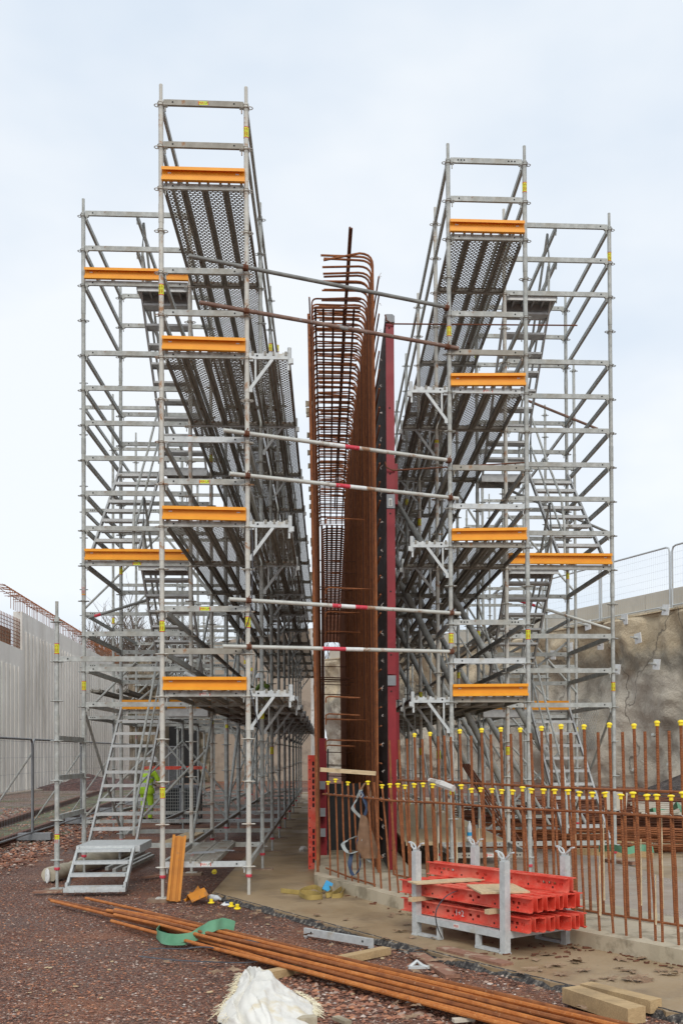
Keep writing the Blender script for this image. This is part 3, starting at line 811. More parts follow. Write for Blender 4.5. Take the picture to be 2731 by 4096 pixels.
# tie wire tufts along the front edge and spacers
mb = MB()
for q in range(22):
    zz = .4 + q * .35
    for s_ in range(3):
        p0 = Vector((xr(13.45) + .03, 13.3, zz)); mb.path([p0, p0 + Vector((ru(.01, .035), ru(-.02, .02), ru(-.04, .04)))], .0025, 4)
mb.build('tie_wire', 'twine', cage, -cage.location)
for q in range(44):
    dd = 14.4 + q * .32; zz = 6.6 - .12 * q + ru(-.2, .2)
    zs = [zz] if q < 6 else [zz, zz - ru(1, 2)]
    for z_ in zs:
        if z_ < 1.9: continue
        mb = MB(); xx = xlft(dd, z_) - .055
        for w_, h_ in ((.03, .05),): mb.add([(xx - .05, dd, z_ + .035), (xx + .05, dd, z_ + .025), (xx + .05, dd, z_ - .025), (xx - .05, dd, z_ - .04), (xx - .05, dd + .04, z_ + .035), (xx + .05, dd + .04, z_ + .025), (xx + .05, dd + .04, z_ - .025), (xx - .05, dd + .04, z_ - .04)], [(0, 3, 2, 1), (4, 5, 6, 7), (0, 1, 5, 4), (2, 3, 7, 6), (0, 4, 7, 3), (1, 2, 6, 5)])
        mb.build('spacer_block', 'plinth', cage, -cage.location, smooth=False)
# further cage beyond
cage2 = empty('rebar_cage', (.2, 28, 0), 'lower rusty rebar cage standing beyond the tall one', 'rebar cage')
rg = Rig(cage2)
d = 27.2
while d < 41:
    zq = 7.5 - (d - 27) * .11
    mb = MB(); mb.path([Vector((-.1, d, .1))] + arc((-.1, d, zq - .1), (.05, d, zq), (-.1, d, zq), 3) + arc((.4, d, zq), (.55, d, zq - .2), (.55, d, zq), 3) + [Vector((.58, d, .1))], .024, 4)
    rg.add(Tp('hoop_bar', mb, ['rustd']), Matrix.Identity(4), d); d += .2
for xx in (-.1, .03, .16, .29, .42, .53):
    mb = MB(); mb.path([(xx, 27, 7.52), (xx, 41, 5.98)], .026, 4); rg.add(Tp('top_bar', mb, ['rustd']), Matrix.Identity(4))
rg.finish()

# ---------------------------------------------------------------- formwork panels
fw = empty('wall_formwork', (.86, 13.7, .05), 'tall wall formwork with maroon steel edge and black face beside the cage', 'formwork')
XF = .79
def fz(py): return U(903, py, d=13.7).z
zt_ = fz(742); 
mb = MB(); mb.bb(XF, XF + .018, 13.72, 30, .06, fz(728)); mb.build('face_sheet', 'black', fw, -fw.location, smooth=False)
segs = [(fz(1998), fz(1578), 'maroon'), (fz(1575), fz(1552), 'greyst'), (fz(1549), fz(1170), 'maroon'), (fz(1168), fz(1136), 'greyst'), (fz(1133), fz(744), 'maroon')]
for z0, z1, m_ in segs:
    mb = MB(); mb.bb(XF + .005, XF + .112, 13.68, 13.72, z0, z1)
    mb.m = 1
    if m_ == 'maroon':
        for q in (z0 + .25, z1 - .06, (z0 + z1) / 2): mb.lathe([(.011, -.002), (.011, .002)], n=10) if False else mb.tube((XF + .05, 13.678, q), (XF + .05, 13.68, q), .012, 10)
    mb.build('edge_plate' if m_ == 'maroon' else 'coupler_plate', [m_, 'dark'], fw, -fw.location)
mb = MB(); mb.add([(XF - .005, 13.66, fz(742)), (XF + .12, 13.66, fz(742)), (XF + .12, 13.66, fz(728)), (XF + .09, 13.66, fz(724)), (XF + .01, 13.66, fz(724)), (XF - .005, 13.66, fz(728))] + [(XF - .005, 13.8, fz(742)), (XF + .12, 13.8, fz(742)), (XF + .12, 13.8, fz(728)), (XF + .09, 13.8, fz(724)), (XF + .01, 13.8, fz(724)), (XF - .005, 13.8, fz(728))],
    [(0, 1, 2, 3, 4, 5), (11, 10, 9, 8, 7, 6)] + [(i, i + 6, (i + 1) % 6 + 6, (i + 1) % 6) for i in range(6)]); mb.build('end_cap', 'greyst', fw, -fw.location, smooth=False)
for q in range(7):
    y_ = 13.9 + 2.4 * q
    for z0, z1 in ((.1, 2.5), (2.55, 5.0), (5.05, 7.2)):
        if z1 > 7 and q > 5: continue
        mb = MB(); mb.bb(XF + .02, XF + .12, y_, y_ + .06, z0, z1)
        for zz in (z0 + .02, (z0 + z1) / 2, z1 - .06): mb.bb(XF + .02, XF + .1, y_ + .06, y_ + 2.3, zz, zz + .06)
        mb.build('stiffener_frame', 'maroon', fw, -fw.location, smooth=False)
for py, h_ in ((1545, 120), (1100, 95), (1690, 110)):
    za, zb = fz(py + h_ / 2), fz(py - h_ / 2)
    mb = MB(); mb.bb(XF + .115, XF + .17, 13.95, 14.1, za, zb); mb.build('waler', 'maroon', fw, -fw.location, smooth=False)
# barcode label
mb = MB(); zc = fz(1153); mb.bb(XF + .03, XF + .075, 13.676, 13.679, zc - .06, zc + .04); mb.m = 1
for q in range(9): mb.bb(XF + .036, XF + .068, 13.674, 13.676, zc - .05 + q * .009, zc - .05 + q * .009 + (.003 if q % 3 else .005))
mb.build('barcode_label', ['stickW', 'dark'], fw, -fw.location, smooth=False)

# left low formwork
fl_ = empty('wall_formwork', (-.3, 15.3, .02), 'low red slotted steel formwork left of the cage', 'formwork')
def slotted(mb, x0, x1, y, z0, z1, slots):
    mb.m = 0; mb.bb(x0, x1, y, y + .02, z0, z1); mb.m = 1
    for zz in slots: mb.bb((x0 + x1) / 2 - .002, (x0 + x1) / 2 + .026, y - .002, y, zz - .028, zz + .028)
    for q in range(12):
        zz = z0 + (z1 - z0) * (q + .5) / 12; mb.tube((x0 + .025, y - .002, zz), (x0 + .025, y, zz), .009, 8)
P0 = U(708, 1999, z=.02); P1 = U(727, 1999, z=.02)
zt2 = U(715, 1735, d=P0.y).z
mb = MB(); slotted(mb, P0.x, P1.x + .01, P0.y, .0, zt2, [zt2 - .12 - .085 * q for q in range(8)] + [.15 + .085 * q for q in range(6)])
mb.m = 0; mb.bb(P0.x, P0.x + .02, P0.y + .02, P0.y + .1, .0, zt2)
mb.build('slotted_profile', ['red', 'dark'], fl_, -fl_.location, smooth=False)
mb = MB(); mb.bb(P1.x + .03, P1.x + .15, P0.y + .7, P0.y + .72, .0, zt2 + .25); mb.bb(P1.x + .07, P1.x + .085, P0.y + .72, 26, .3, zt2 + .2); mb.build('edge_plate', 'maroon', fl_, -fl_.location, smooth=False)
for zz in (.75, 1.15, .45):
    mb = MB(); mb.bb(P1.x + .03, P1.x + .13, P0.y + .5, P0.y + .6, zz, zz + .12); mb.build('clamp', 'greyst', fl_, -fl_.location, smooth=False)
# dark shutter boards closing the foot of the cage
zt3_ = U(800, 1800, d=16.6).z
mb = MB(); mb.bb(-.09, xr(16.6) - .03, 0, .02, 0, zt3_ - PZ - .03); mb.bb(-.09, xr(16.6) - .03, .02, .06, .3, .36)
mb.build('stop_end_board', 'black', loc=(0, 16.6, PZ + .03), smooth=False, label='black film faced board closing the foot of the cage between its two bar mats', cat='shutter board')
mb = MB(); mb.bb(0, .02, 0, 14, 0, 1.75); mb.bb(-.06, 0, 0, 14, .3, .36); mb.bb(-.06, 0, 0, 14, 1.2, 1.26)
mb.build('face_sheet', 'black', fl_, Vector((P1.x + .16, P0.y + .75, .0)) - fl_.location, smooth=False)
# timber batten across the cage
A_ = U(735, 1768, d=13.25); B_ = U(863, 1777, d=13.25)
mb = MB(); mb.beam((0, 0, 0), B_ - A_, .05, .052); mb.build('timber_batten', 'ply', loc=A_, smooth=False, label='pale timber batten lying level across the cage front', cat='timber')
A_ = U(770, 1816, d=15.2); B_ = U(850, 1822, d=15.2)

# raking props of the formwork
pi_ = 0
for dd, ty in ((17.5, 6.3), (21.2, 6.4), (25, 6.5)):
    for o_ in (0, 1):
        pi_ += 1
        zt3 = ty - 1.2 * o_; 
        lab = 'steel raking prop propping the maroon formwork, %s of the %s pair from the front' % (('outer', 'inner')[o_], names_[int((pi_ - 1) / 2) - 1] if pi_ > 2 else 'first')
        r_ = empty('raking_prop', (4.6 - 1.1 * o_, dd + .3, 0), lab, 'prop', 'raking props behind the formwork')
        a = Vector((XF + .15, dd, zt3)) - r_.location; b = Vector((0, 0, .12))
        mb = MB(); mb.path([a, a.lerp(b, .12), a.lerp(b, .13), a.lerp(b, .8), a.lerp(b, .81), b], [.035, .035, .055, .055, .035, .03], 10); mb.build('prop_tube', 'galv', r_)
        mb = MB(); mb.bb(-.12, .12, -.08, .08, 0, .015); mb.bb(-.03, .03, -.05, .05, .015, .14); mb.build('foot_plate', 'bright', r_)
        mb = MB(); q = a.lerp(b, .82); mb.path([q + Vector((.05, -.03, 0)), q + Vector((.14, -.05, .03)), q + Vector((.12, -.05, -.15)), q + Vector((.03, -.03, -.12))], .01, 6); mb.build('crank_handle', 'bright', r_)

# ---------------------------------------------------------------- ground
def flat(name, pts, z, mat, depth=0, **k):
    mb = MB(); n = len(pts)
    mb.add([(p[0], p[1], z) for p in pts] + ([(p[0], p[1], z - depth) for p in pts] if depth else []),
           [tuple(range(n))] + ([(i, i + n, (i + 1) % n + n, (i + 1) % n) for i in range(n)] if depth else []))
    return mb.build(name, mat, smooth=False, **k)
def gh(x, y):
    near = max(0, 1 - max(0, y - 14) / 10)
    h = (noise.noise(Vector((x * .35, y * .35, 0))) * .05 + noise.noise(Vector((x * 1.7, y * 1.7, 3))) * .014)
    return h * .7 - .03
mb = MB()
N1, N2 = 150, 150
def gfn(u, v):
    x = -14 + 28 * u; y = 4 + 34 * v ** 1.6
    return (x, y, gh(x, y))
mb.grid(gfn, N1, N2)
mb.add([(-500, 36, -.06), (500, 36, -.06), (500, 900, -.06), (-500, 900, -.06), (-500, -50, -.06), (-13.9, -50, -.06), (-13.9, 36, -.06), (13.9, -50, -.06), (500, -50, -.06), (13.9, 36, -.06), (-13.9, 4.05, -.06), (13.9, 4.05, -.06)],
       [(0, 1, 2, 3), (4, 5, 6, 0), (7, 8, 1, 9), (5, 7, 11, 10)])
mb.build('ground', 'gravel', kind='structure')
# tan slab
e = [U(489, 2052, z=.03), U(592, 2080, z=.03), U(1033, 2199, z=.03), U(1341, 2274, z=.03), U(1568, 2332, z=.03), U(1900, 2420, z=.03)]
fr = e + [Vector((7, 9, 0)), Vector((7, 30, 0)), Vector((1.2, 45, 0)), Vector((-1.25, 45, 0)), Vector((-1.22, 24, 0))]
# jagged edge
def jag(pts, n, amp):
    out = []
    for i in range(len(pts) - 1):
        for k in range(n):
            t_ = k / n; p_ = pts[i].lerp(pts[i + 1], t_); out.append(p_ + Vector((ru(-amp, amp), ru(-amp, amp), 0)))
    out.append(pts[-1]); return out
ed = jag(e, 14, .018)
slab_pts = ed + fr[len(e):]
flat('concrete_slab', slab_pts, .03, 'slab', .12, kind='structure')
mb = MB(); NE = 420; cum = [0]
for a_, b_ in zip(e, e[1:]): cum.append(cum[-1] + (b_ - a_).length)
def epos(u):
    t_ = u * cum[-1]
    for q_ in range(len(e) - 1):
        if t_ <= cum[q_ + 1] or q_ == len(e) - 2: return e[q_].lerp(e[q_ + 1], (t_ - cum[q_]) / (cum[q_ + 1] - cum[q_]))
def efn(u, v):
    p_ = epos(u); n1 = noise.noise(Vector((p_.x * 14, p_.y * 14, v * 3))); n2 = noise.noise(Vector((p_.x * 45, p_.y * 45, v * 5)))
    o_ = .02 - .06 * v + .012 * n1 + .006 * n2
    return (p_.x + nrm0.x * o_, p_.y + nrm0.y * o_, .037 - .06 * v ** 1.2 + .005 * n2 * (v > .05))
nrm0 = (e[3] - e[1]).normalized(); nrm0 = Vector((-nrm0.y, nrm0.x, 0)); nrm0 = nrm0 if nrm0.y > 0 else -nrm0
mb.grid(efn, NE, 5); mb.build('slab_edge_seal', 'edge', smooth=False, kind='structure')
# kicker plinth
kp = [U(722, 2010, z=PZ + .03), U(912, 2060, z=PZ + .03), U(1324, 2138, z=PZ + .03), U(1568, 2183, z=PZ + .03), U(1800, 2226, z=PZ + .03)]
dirp = (kp[-1] - kp[0]).normalized(); nrm = Vector((-dirp.y, dirp.x, 0));
if nrm.y < 0: nrm = -nrm
back = [Vector((kp[-1].x, kp[-1].y, 0)) + nrm * 1.0, U(940, 1998, z=PZ) + Vector((0, .1, 0)), Vector((.95, 40, 0)), Vector((-.36, 40, 0))]
def wall_prism(name, pts, z0, z1, mat, **k):
    mb = MB(); n = len(pts); mb.add([(p[0], p[1], z1) for p in pts] + [(p[0], p[1], z0) for p in pts], [tuple(range(n))] + [(i, i + n, (i + 1) % n + n, (i + 1) % n) for i in range(n)])
    return mb.build(name, mat, smooth=False, **k)
ped = jag(kp, 10, .006)
wall_prism('wall_kicker', ped + back, .028, PZ + .03, 'plinth', label='low pale concrete kicker the rebar wall rises from', cat='kicker')
# wet foundation beyond kicker
wf = [U(940, 1998, z=.045), Vector((3.6, 9.4, 0)), Vector((6.4, 6.6, 0)), Vector((9, 9, 0)), U(1568, 2030, z=.045), U(1318, 1948, z=.045), U(1150, 1880, z=.045), U(935, 1850, z=.045)]
flat('foundation_slab', wf, .046, 'wet', .05, kind='structure')
# grey far apron + ballast
flat('track_bed', [(-20, 12, 0), (-5.2, 13.5, 0), (-5.5, 20, 0), (-6, 60, 0), (-16, 60, 0)], -.005, 'track', kind='structure')
# pebbles
def pebbles(n, region, smin, smax, name, label, z=0.0):
    mb = MB(); tones = []
    for _ in range(n):
        p = region(); s_ = smin * (smax / smin) ** (rnd() ** 1.7)
        a = [Vector((ru(-1, 1), ru(-1, 1), ru(-.5, .5))).normalized() for _ in range(2)]
        rz = ru(0, 6.28); sx_, sy2, sz_ = s_ * ru(.7, 1.3), s_ * ru(.6, 1), s_ * ru(.35, .6)
        zc = (gh(p[0], p[1]) if z == 0 else z) + sz_ * .5; zc = max(zc, sz_ * .4) if p[0] < -.28 * p[1] or p[1] > 15 else zc
        vs = []
        for (x, y, zz) in ((1, 0, 0), (.3, .9, .1), (-.8, .5, -.1), (-.7, -.6, .1), (.4, -.9, 0), (.1, .1, 1), (-.3, -.2, .8), (0, 0, -1)):
            x *= ru(.75, 1.15); y *= ru(.75, 1.15); zz *= ru(.8, 1.1)
            vs.append((p[0] + (x * cos(rz) - y * sin(rz)) * sx_, p[1] + (x * sin(rz) + y * cos(rz)) * sy2, zc + zz * sz_))
        fs = [(0, 1, 5), (1, 2, 6, 5), (2, 3, 6), (3, 4, 6), (4, 0, 5, 6), (1, 0, 7), (2, 1, 7), (3, 2, 7), (4, 3, 7), (0, 4, 7)]
        mb.add(vs, fs); tones += [rnd()] * 10
    o = mb.build(name, 'pebble', smooth=False, kind='stuff', label=label, cat='gravel')
    at = o.data.attributes.new('tone', 'FLOAT', 'FACE'); at.data.foreach_set('value', tones)
    return o
def slabx(x, y):
    """is the point on the slab side of the front edge"""
    for i in range(len(e) - 1):
        a, b = e[i], e[i + 1]
        if a.x <= x <= b.x: return y > a.y + (b.y - a.y) * (x - a.x) / (b.x - a.x)
    return x > -1.3 and y > 12.6
def reg_near():
    while True:
        y = 6.4 + 8.5 * rnd() ** 1.5; x = ru(-.40 * y - .3, .32 * y + .3)
        if not slabx(x, y): return (x, y)
pebbles(30000, reg_near, .0045, .017, 'loose_stone', 'loose red brown gravel stones strewn over the foreground')
def reg_big():
    while True:
        y = ru(6.6, 8.5); x = ru(-.6, 1.4)
        if rnd() < .75: x = ru(-.5, .9); y = ru(6.8, 7.9)
        if not slabx(x, y): return (x, y)
pebbles(1500, reg_big, .012, .036, 'loose_stone', 'larger broken pink stones beside the white bag')
def reg_left():
    while True:
        y = 14 + 20 * rnd() ** 1.2; x = ru(-.37 * y - 1, -5.0 + .6 * rnd())
        if x < -4.4: return (x, y)
pebbles(9000, reg_left, .02, .055, 'ballast_stone', 'pale and red ballast stones along the railway track')
# spoil heaps
def mound(name, cx, cyy, rx, ry, h, mat, label, seed=0, n=26):
    mb = MB()
    def fn(u, v):
        x = (u * 2 - 1); y = (v * 2 - 1); r = sqrt(x * x + y * y)
        hh = h * max(0, 1 - r) ** .9 * (1 + .5 * noise.noise(Vector((x * 3 + seed, y * 3, seed)))) + .05 * h * noise.noise(Vector((x * 9, y * 9, seed)))
        return (x * rx, y * ry, hh - .08)
    mb.grid(fn, n, n); return mb.build(name, mat, loc=(cx, cyy, 0), label=label, cat='spoil heap')
p = U(1560, 1820, z=.0)
mound('spoil_heap', 17.6, 40, 5.2, 8, 2.2, 'mound', 'dark spoil heap at the foot of the shotcrete wall', 3)
p = U(215, 1812, z=0)
mound('spoil_heap', p.x, p.y, 3.2, 3, .75, 'redmound', 'low red spoil heap beside the railway track before the concrete wall', 5)

flat('rail_bed', [U(-40, 1897, z=.0), U(-40, 1945, z=.0), U(262, 1852, z=.0), U(250, 1818, z=.0)], .015, 'mossy', kind='structure')
# ---------------------------------------------------------------- rails and Heras fence on the left
for k_, (a, b) in enumerate((((0, 1893), (200, 1828)), ((0, 1935), (230, 1855)))):
    P = U(a[0], a[1], z=.1); Q = U(b[0], b[1], z=.1); dv = (Q - P).normalized()
    P = P - dv * 3; Q = P + dv * 45
    mb = MB(); mb.beam(Vector((0, 0, .06)), Q - P + Vector((0, 0, .07)), .10, .05); mb.beam(Vector((0, 0, .0)), Q - P, .02, .11); mb.beam(Vector((0, 0, -.06)), Q - P + Vector((0, 0, -.06)), .13, .02)
    mb.build('rail', 'rustd', loc=P - Vector((0, 0, .02)), smooth=False, label='rusty railway rail %s the mesh fence' % ('farther from' if k_ == 0 else 'nearer to'), cat='rail', group='railway rails')
def fence_panel(P, Q, label, h=1.95, group='mesh fence panels on the left', foot=True, wires=True, dense=.11):
    root = empty('mesh_fence', P, label, 'fence', group); V = Q - P; L = V.length; dv = V / L
    mb = MB(); r_ = .12
    mb.path([dv * .03, dv * .03 + Vector((0, 0, h - r_)), dv * (.03 + r_ * .3) + Vector((0, 0, h - r_ * .3)), dv * (.03 + r_) + Vector((0, 0, h)), dv * (L - .03 - r_) + Vector((0, 0, h)), dv * (L - .03 - r_ * .3) + Vector((0, 0, h - r_ * .3)), dv * (L - .03) + Vector((0, 0, h - r_)), dv * (L - .03)], .021, 8)
    mb.path([dv * .03 + Vector((0, 0, .15)), dv * (L - .03) + Vector((0, 0, .15))], .019, 8)
    mb.build('tube_frame', 'greyst', root)
    mb = MB(); q = .1
    while q < L - .05: mb.path([dv * q + Vector((0, 0, .15)), dv * q + Vector((0, 0, h - .0))], .0018, 3, False); q += dense
    z_ = .4
    while z_ < h: mb.path([dv * .03 + Vector((0, 0, z_)), dv * (L - .03) + Vector((0, 0, z_))], .0028, 3, False); z_ += .3
    mb.build('wire_mesh', 'greyst', root)
    if foot:
        nn = Vector((-dv.y, dv.x, 0)); mb = MB(); mb.beam(-nn * .36 - Vector((0, 0, -.07)), nn * .36 + Vector((0, 0, .07)), .22, .13); mb.build('foot_block', 'greyst', root, smooth=False)
PF = [U(-60, 1978, z=.03), U(75, 1930, z=.03), U(187, 1892, z=.03)]
dv = (PF[2] - PF[1])
for k_ in range(5): PF.append(PF[-1] + dv * .95)
od = ['nearest', 'second', 'third', 'fourth', 'fifth', 'sixth', 'seventh', 'eighth']
for k_ in range(len(PF) - 1): fence_panel(PF[k_], PF[k_ + 1], '%s wire mesh fence panel along the railway track on the left' % od[k_])
for k_ in (1, 2, 3):
    a = PF[k_] ; mb = MB(); b = a + Vector((-1.3, .6, 0)); mb.path([a + Vector((0, 0, 1.7)), b], .02, 8); mb.build('fence_stay', 'galv', label='leaning tube stay behind the %s fence joint' % od[k_], cat='stay', group='fence stays')
# fences far behind
for k_, (a, b, z0) in enumerate((((372, 1768), (430, 1768), 0), ((430, 1768), (490, 1770), 0), ((545, 1770), (610, 1768), 0), ((610, 1768), (668, 1766), 0))):
    P = U(a[0], a[1] , z=.0); Q = U(b[0], b[1], z=.0); Q = Vector((Q.x, P.y, 0))
    fence_panel(P, Q, 'far mesh fence panel standing before the %s' % ['dark tunnel opening, left one', 'dark tunnel opening, right one', 'brown back wall, left one', 'brown back wall, right one'][k_], group='mesh fence panels at the back', dense=.08)

# ---------------------------------------------------------------- left precast wall
W0 = U(0, 1826, z=0); W1 = U(234, 1795, z=0); dv = (W1 - W0); W0 = W0 - dv * .6; 
def top_z(x, y, p0=(51, 1405), p1=(296, 1543)):
    px, _ = proj((x, y, 3)); ty = p0[1] + (p1[1] - p0[1]) * (px - p0[0]) / (p1[0] - p0[0])
    r = ray(px, ty); return CH + r.z * y / r.y
wl = empty('retaining_wall', W0, 'pale precast concrete retaining wall with vertical grooves on the left', 'wall')
dvn = dv.normalized(); nL = Vector((dvn.y, -dvn.x, 0))
if nL.x < 0: nL = -nL
total = 29.0
def wall_seg(s0, s1, zt0, zt1, name, back=.4, front=0, z0=-.1, mat='precast'):
    mb = MB(); a = dvn * s0; b = dvn * s1; f_ = nL * front; bk = -nL * back
    vs = [a + f_, b + f_, b + bk, a + bk]
    mb.add([(p.x, p.y, z0) for p in vs] + [(vs[0].x, vs[0].y, zt0), (vs[1].x, vs[1].y, zt1), (vs[2].x, vs[2].y, zt1), (vs[3].x, vs[3].y, zt0)],
           [(0, 1, 5, 4), (1, 2, 6, 5), (2, 3, 7, 6), (3, 0, 4, 7), (4, 5, 6, 7)])
    return mb
sgap = None
def wz(s):
    p = W0 + dvn * s; return top_z(p.x, p.y)
# find s of px=51 (step)
lo, hi = 0, 30
for _ in range(40):
    m_ = (lo + hi) / 2
    if proj(W0 + dvn * m_ + Vector((0, 0, 3)))[0] < 51: lo = m_
    else: hi = m_
S51 = lo
lo, hi = 0, 60
for _ in range(40):
    m_ = (lo + hi) / 2
    if proj(W0 + dvn * m_ + Vector((0, 0, 3)))[0] < 298: lo = m_
    else: hi = m_
S298 = lo
def lowz(s):
    p = W0 + dvn * s; px, _ = proj(p + Vector((0, 0, 3))); ty = 1472 + (1492 - 1472) * px / 48.
    r = ray(px, ty); return CH + r.z * p.y / r.y
mb = wall_seg(0, S51, lowz(0), lowz(S51), 'x', .4); mb.build('lower_bay', 'precast', wl, smooth=False)
mb = wall_seg(S51 + .003, S298, wz(S51), wz(S298), 'x', .4); mb.build('upper_bay', 'precast', wl, smooth=False)
mb = MB(); s_ = .3
while s_ < S298 - .2:
    wv = .34
    zt = (lowz(s_) if s_ < S51 else wz(s_)) - .85
    if abs(s_ - S51) > .3:
        a = dvn * s_ + nL * .004; b = dvn * (s_ + wv) + nL * .004; c_ = nL * .05
        vs = [a, b, b + c_, a + c_]
        mb.add([(p.x, p.y, .0) for p in vs] + [(p.x, p.y, zt) for p in vs], [(0, 1, 5, 4), (1, 2, 6, 5), (2, 3, 7, 6), (3, 0, 4, 7), (4, 5, 6, 7)])
        mb.m = 1
        g = dvn * (s_ + wv + .0) + nL * .006; h2 = dvn * (s_ + wv + .07) + nL * .006
        mb.add([(g.x, g.y, .0), (h2.x, h2.y, 0), (h2.x, h2.y, zt), (g.x, g.y, zt)], [(0, 1, 2, 3)]); mb.m = 0
    s_ += .62
mb.build('rib_relief', ['precast', 'groove'], wl, smooth=False)
mb = wall_seg(-2, S298 + 2, .05, .05, 'x', .1, .5); mb.build('footing', 'brownconc', wl, smooth=False)
# rebar hoops above wall
rgw = empty('rebar_hoops', W0 + dvn * S51, 'rusty rebar hoops standing along the top of the left concrete wall', 'rebar')
mb = MB(); s_ = S51 - 1.5; kk = 0
mb2 = MB()
rigW = Rig(rgw)
while s_ < S298 - 2:
    z0 = wz(s_); o = W0 + dvn * s_; h_ = .95
    mbx = MB(); q = o - nL * .08; r2 = o - nL * .55
    mbx.path([q + Vector((0, 0, z0 - .1)), q + Vector((0, 0, z0 + h_ * .55)), q - nL * .05 + Vector((0, 0, z0 + h_ * .8)), q - nL * .25 + Vector((0, 0, z0 + h_)), q - nL * ru(.7, 1.1) + Vector((ru(-.1, .1), ru(-.1, .1), z0 + h_ * 1.05 + ru(-.12, .1)))], .014, 4)
    rigW.add(Tp('hoop_bar', mbx, ['rust']), Matrix.Identity(4), s_); s_ += ru(.2, .42); kk += 1
for off in (0, .35, .8):
    mbx = MB(); pts = []
    for i in range(9):
        ss = S51 - 1.5 + (S298 - 2 - S51 + 1.5) * i / 8; o = W0 + dvn * ss
        pts.append(o - nL * (.1 + off) + Vector((0, 0, wz(ss) + (.98 if off > .2 else .5))))
    mbx.path(pts, .016, 4); rigW.add(Tp('long_bar', mbx, ['rust']), Matrix.Identity(4), 0)
rigW.finish()
rg2 = empty('rebar_mat', W0 + dvn * (S51 - 3), 'rusty rebar mat above the lower bay at the left edge', 'rebar')
mb = MB(); s_ = S51 - 6
colm = wall_seg(S51 - 7, S51 - .1, lowz(S51) + 1.0, lowz(S51) + .9, 'x', 2.0, -.5)
o_ = colm.build('concrete_core', 'brownconc', rg2, W0 - rg2.location, smooth=False)
while s_ < S51 - .05:
    o = W0 + dvn * s_ - nL * .12; mb.path([Vector((o.x, o.y, 4)), Vector((o.x, o.y, lowz(S51) + 1.4))], .016, 4); s_ += .22
for q in range(10):
    a = W0 + dvn * (S51 - 6) - nL * .1; b = W0 + dvn * (S51) - nL * .1; zz = lowz(S51) - .2 + q * .16
    mb.path([Vector((a.x, a.y, zz)), Vector((b.x, b.y, zz))], .014, 4)
mb.build('bar_mat', 'rust', rg2, -rg2.location)

# ---------------------------------------------------------------- back walls, piers, trees
def box_thing(name, px0, px1, pyt, z0, dpt, thick, mat, label, cat, rough=.12, ptop2=None, n=14):
    a = U(px0, pyt, d=dpt); b = U(px1, ptop2 or pyt, d=dpt)
    w_ = b.x - a.x; mb = MB()
    def fn(u, v):
        zt = a.z + (b.z - a.z) * u; z_ = z0 + (zt - z0) * v
        return (w_ * u, noise.noise(Vector((w_ * u * .9, z_ * .9, dpt))) * rough * 2 - abs(noise.noise(Vector((u * 40, v * 30, 1)))) * rough, z_ + (noise.noise(Vector((u * 9, 0, dpt))) * rough * 1.5 if v == 1 else 0))
    mb.grid(fn, n, n)
    mb.bb(.0, w_, thick * .3, thick, z0, min(a.z, b.z) - rough * 2)
    return mb.build(name, mat, loc=(a.x, dpt, 0), label=label, cat=cat)
box_thing('back_wall', 485, 735, 1476, -.2, 66, 1, 'brownconc', 'brown weathered concrete wall far behind the left scaffold', 'wall', .05, 1440)
box_thing('stone_abutment', 296, 372, 1520, -.2, 60, 3, 'stone', 'mossy stone abutment beside the end of the precast wall', 'abutment', .5, n=30)
box_thing('stone_abutment', 372, 480, 1560, -.2, 64, 2, 'stone', 'dark stone arch block behind the metal mesh fences', 'abutment', .4, n=30)
a = U(385, 1605, d=62.5); b = U(455, 1605, d=62.5)
mb = MB()
for k_ in range(16):
    t0 = pi * k_ / 16; t1 = pi * (k_ + 1) / 16; R_ = (b.x - a.x) / 2; 
    mb.add([(R_ * -cos(t0), 0, a.z - R_ + R_ * sin(t0)), (R_ * -cos(t1), 0, a.z - R_ + R_ * sin(t1)), (R_ * -cos(t1), 0, -.1), (R_ * -cos(t0), 0, -.1), (R_ * -cos(t0), .4, a.z - R_ + R_ * sin(t0)), (R_ * -cos(t1), .4, a.z - R_ + R_ * sin(t1))], [(0, 3, 2, 1), (0, 1, 5, 4)])
mb.build('tunnel_mouth', 'dark', loc=((a.x + b.x) / 2, 62.5, 0), label='black arched opening in the stone behind the fences', cat='opening')
box_thing('concrete_pier', 713, 745, 1448, -.1, 46, .8, 'pier', 'pale broken concrete pier seen left of the rebar cage', 'pier', .12, n=24)

# right shotcrete wall
Wa = U(1568, 1812, z=0); Wb = U(1100, 1790, z=0); dw = (Wb - Wa).normalized()
Wa = Wa - dw * 12
def rz_top(P):
    px, _ = proj(P + Vector((0, 0, 4))); ty = 1392 + (1568 - px) * .185
    if px < 1100: ty = 1392 + 468 * .185 + (1100 - px) * .10
    r = ray(px, min(ty, 1560)); return CH + r.z * P.y / r.y
LW = 62.0
wr = empty('retaining_wall', Wa, 'rough stained shotcrete retaining wall on the right with anchor plates', 'wall')
nW = Vector((-dw.y, dw.x, 0)); 
if nW.y > 0: nW = -nW
mb = MB()
def fn(u, v):
    s_ = LW * u; P = Wa + dw * s_; zt = rz_top(P); z_ = -.2 + (zt + .2) * v
    n_ = noise.noise(Vector((s_ * .28, z_ * .28, 0))) * .9 + noise.noise(Vector((s_ * .8, z_ * .9, 5))) * .32 + noise.noise(Vector((s_ * 1.9, z_ * 2.1, 9))) * .12
    if v > .97: n_ *= .3
    q = P - Wa + nW * n_
    return (q.x, q.y, z_)
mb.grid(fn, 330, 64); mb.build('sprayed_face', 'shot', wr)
mb = MB()
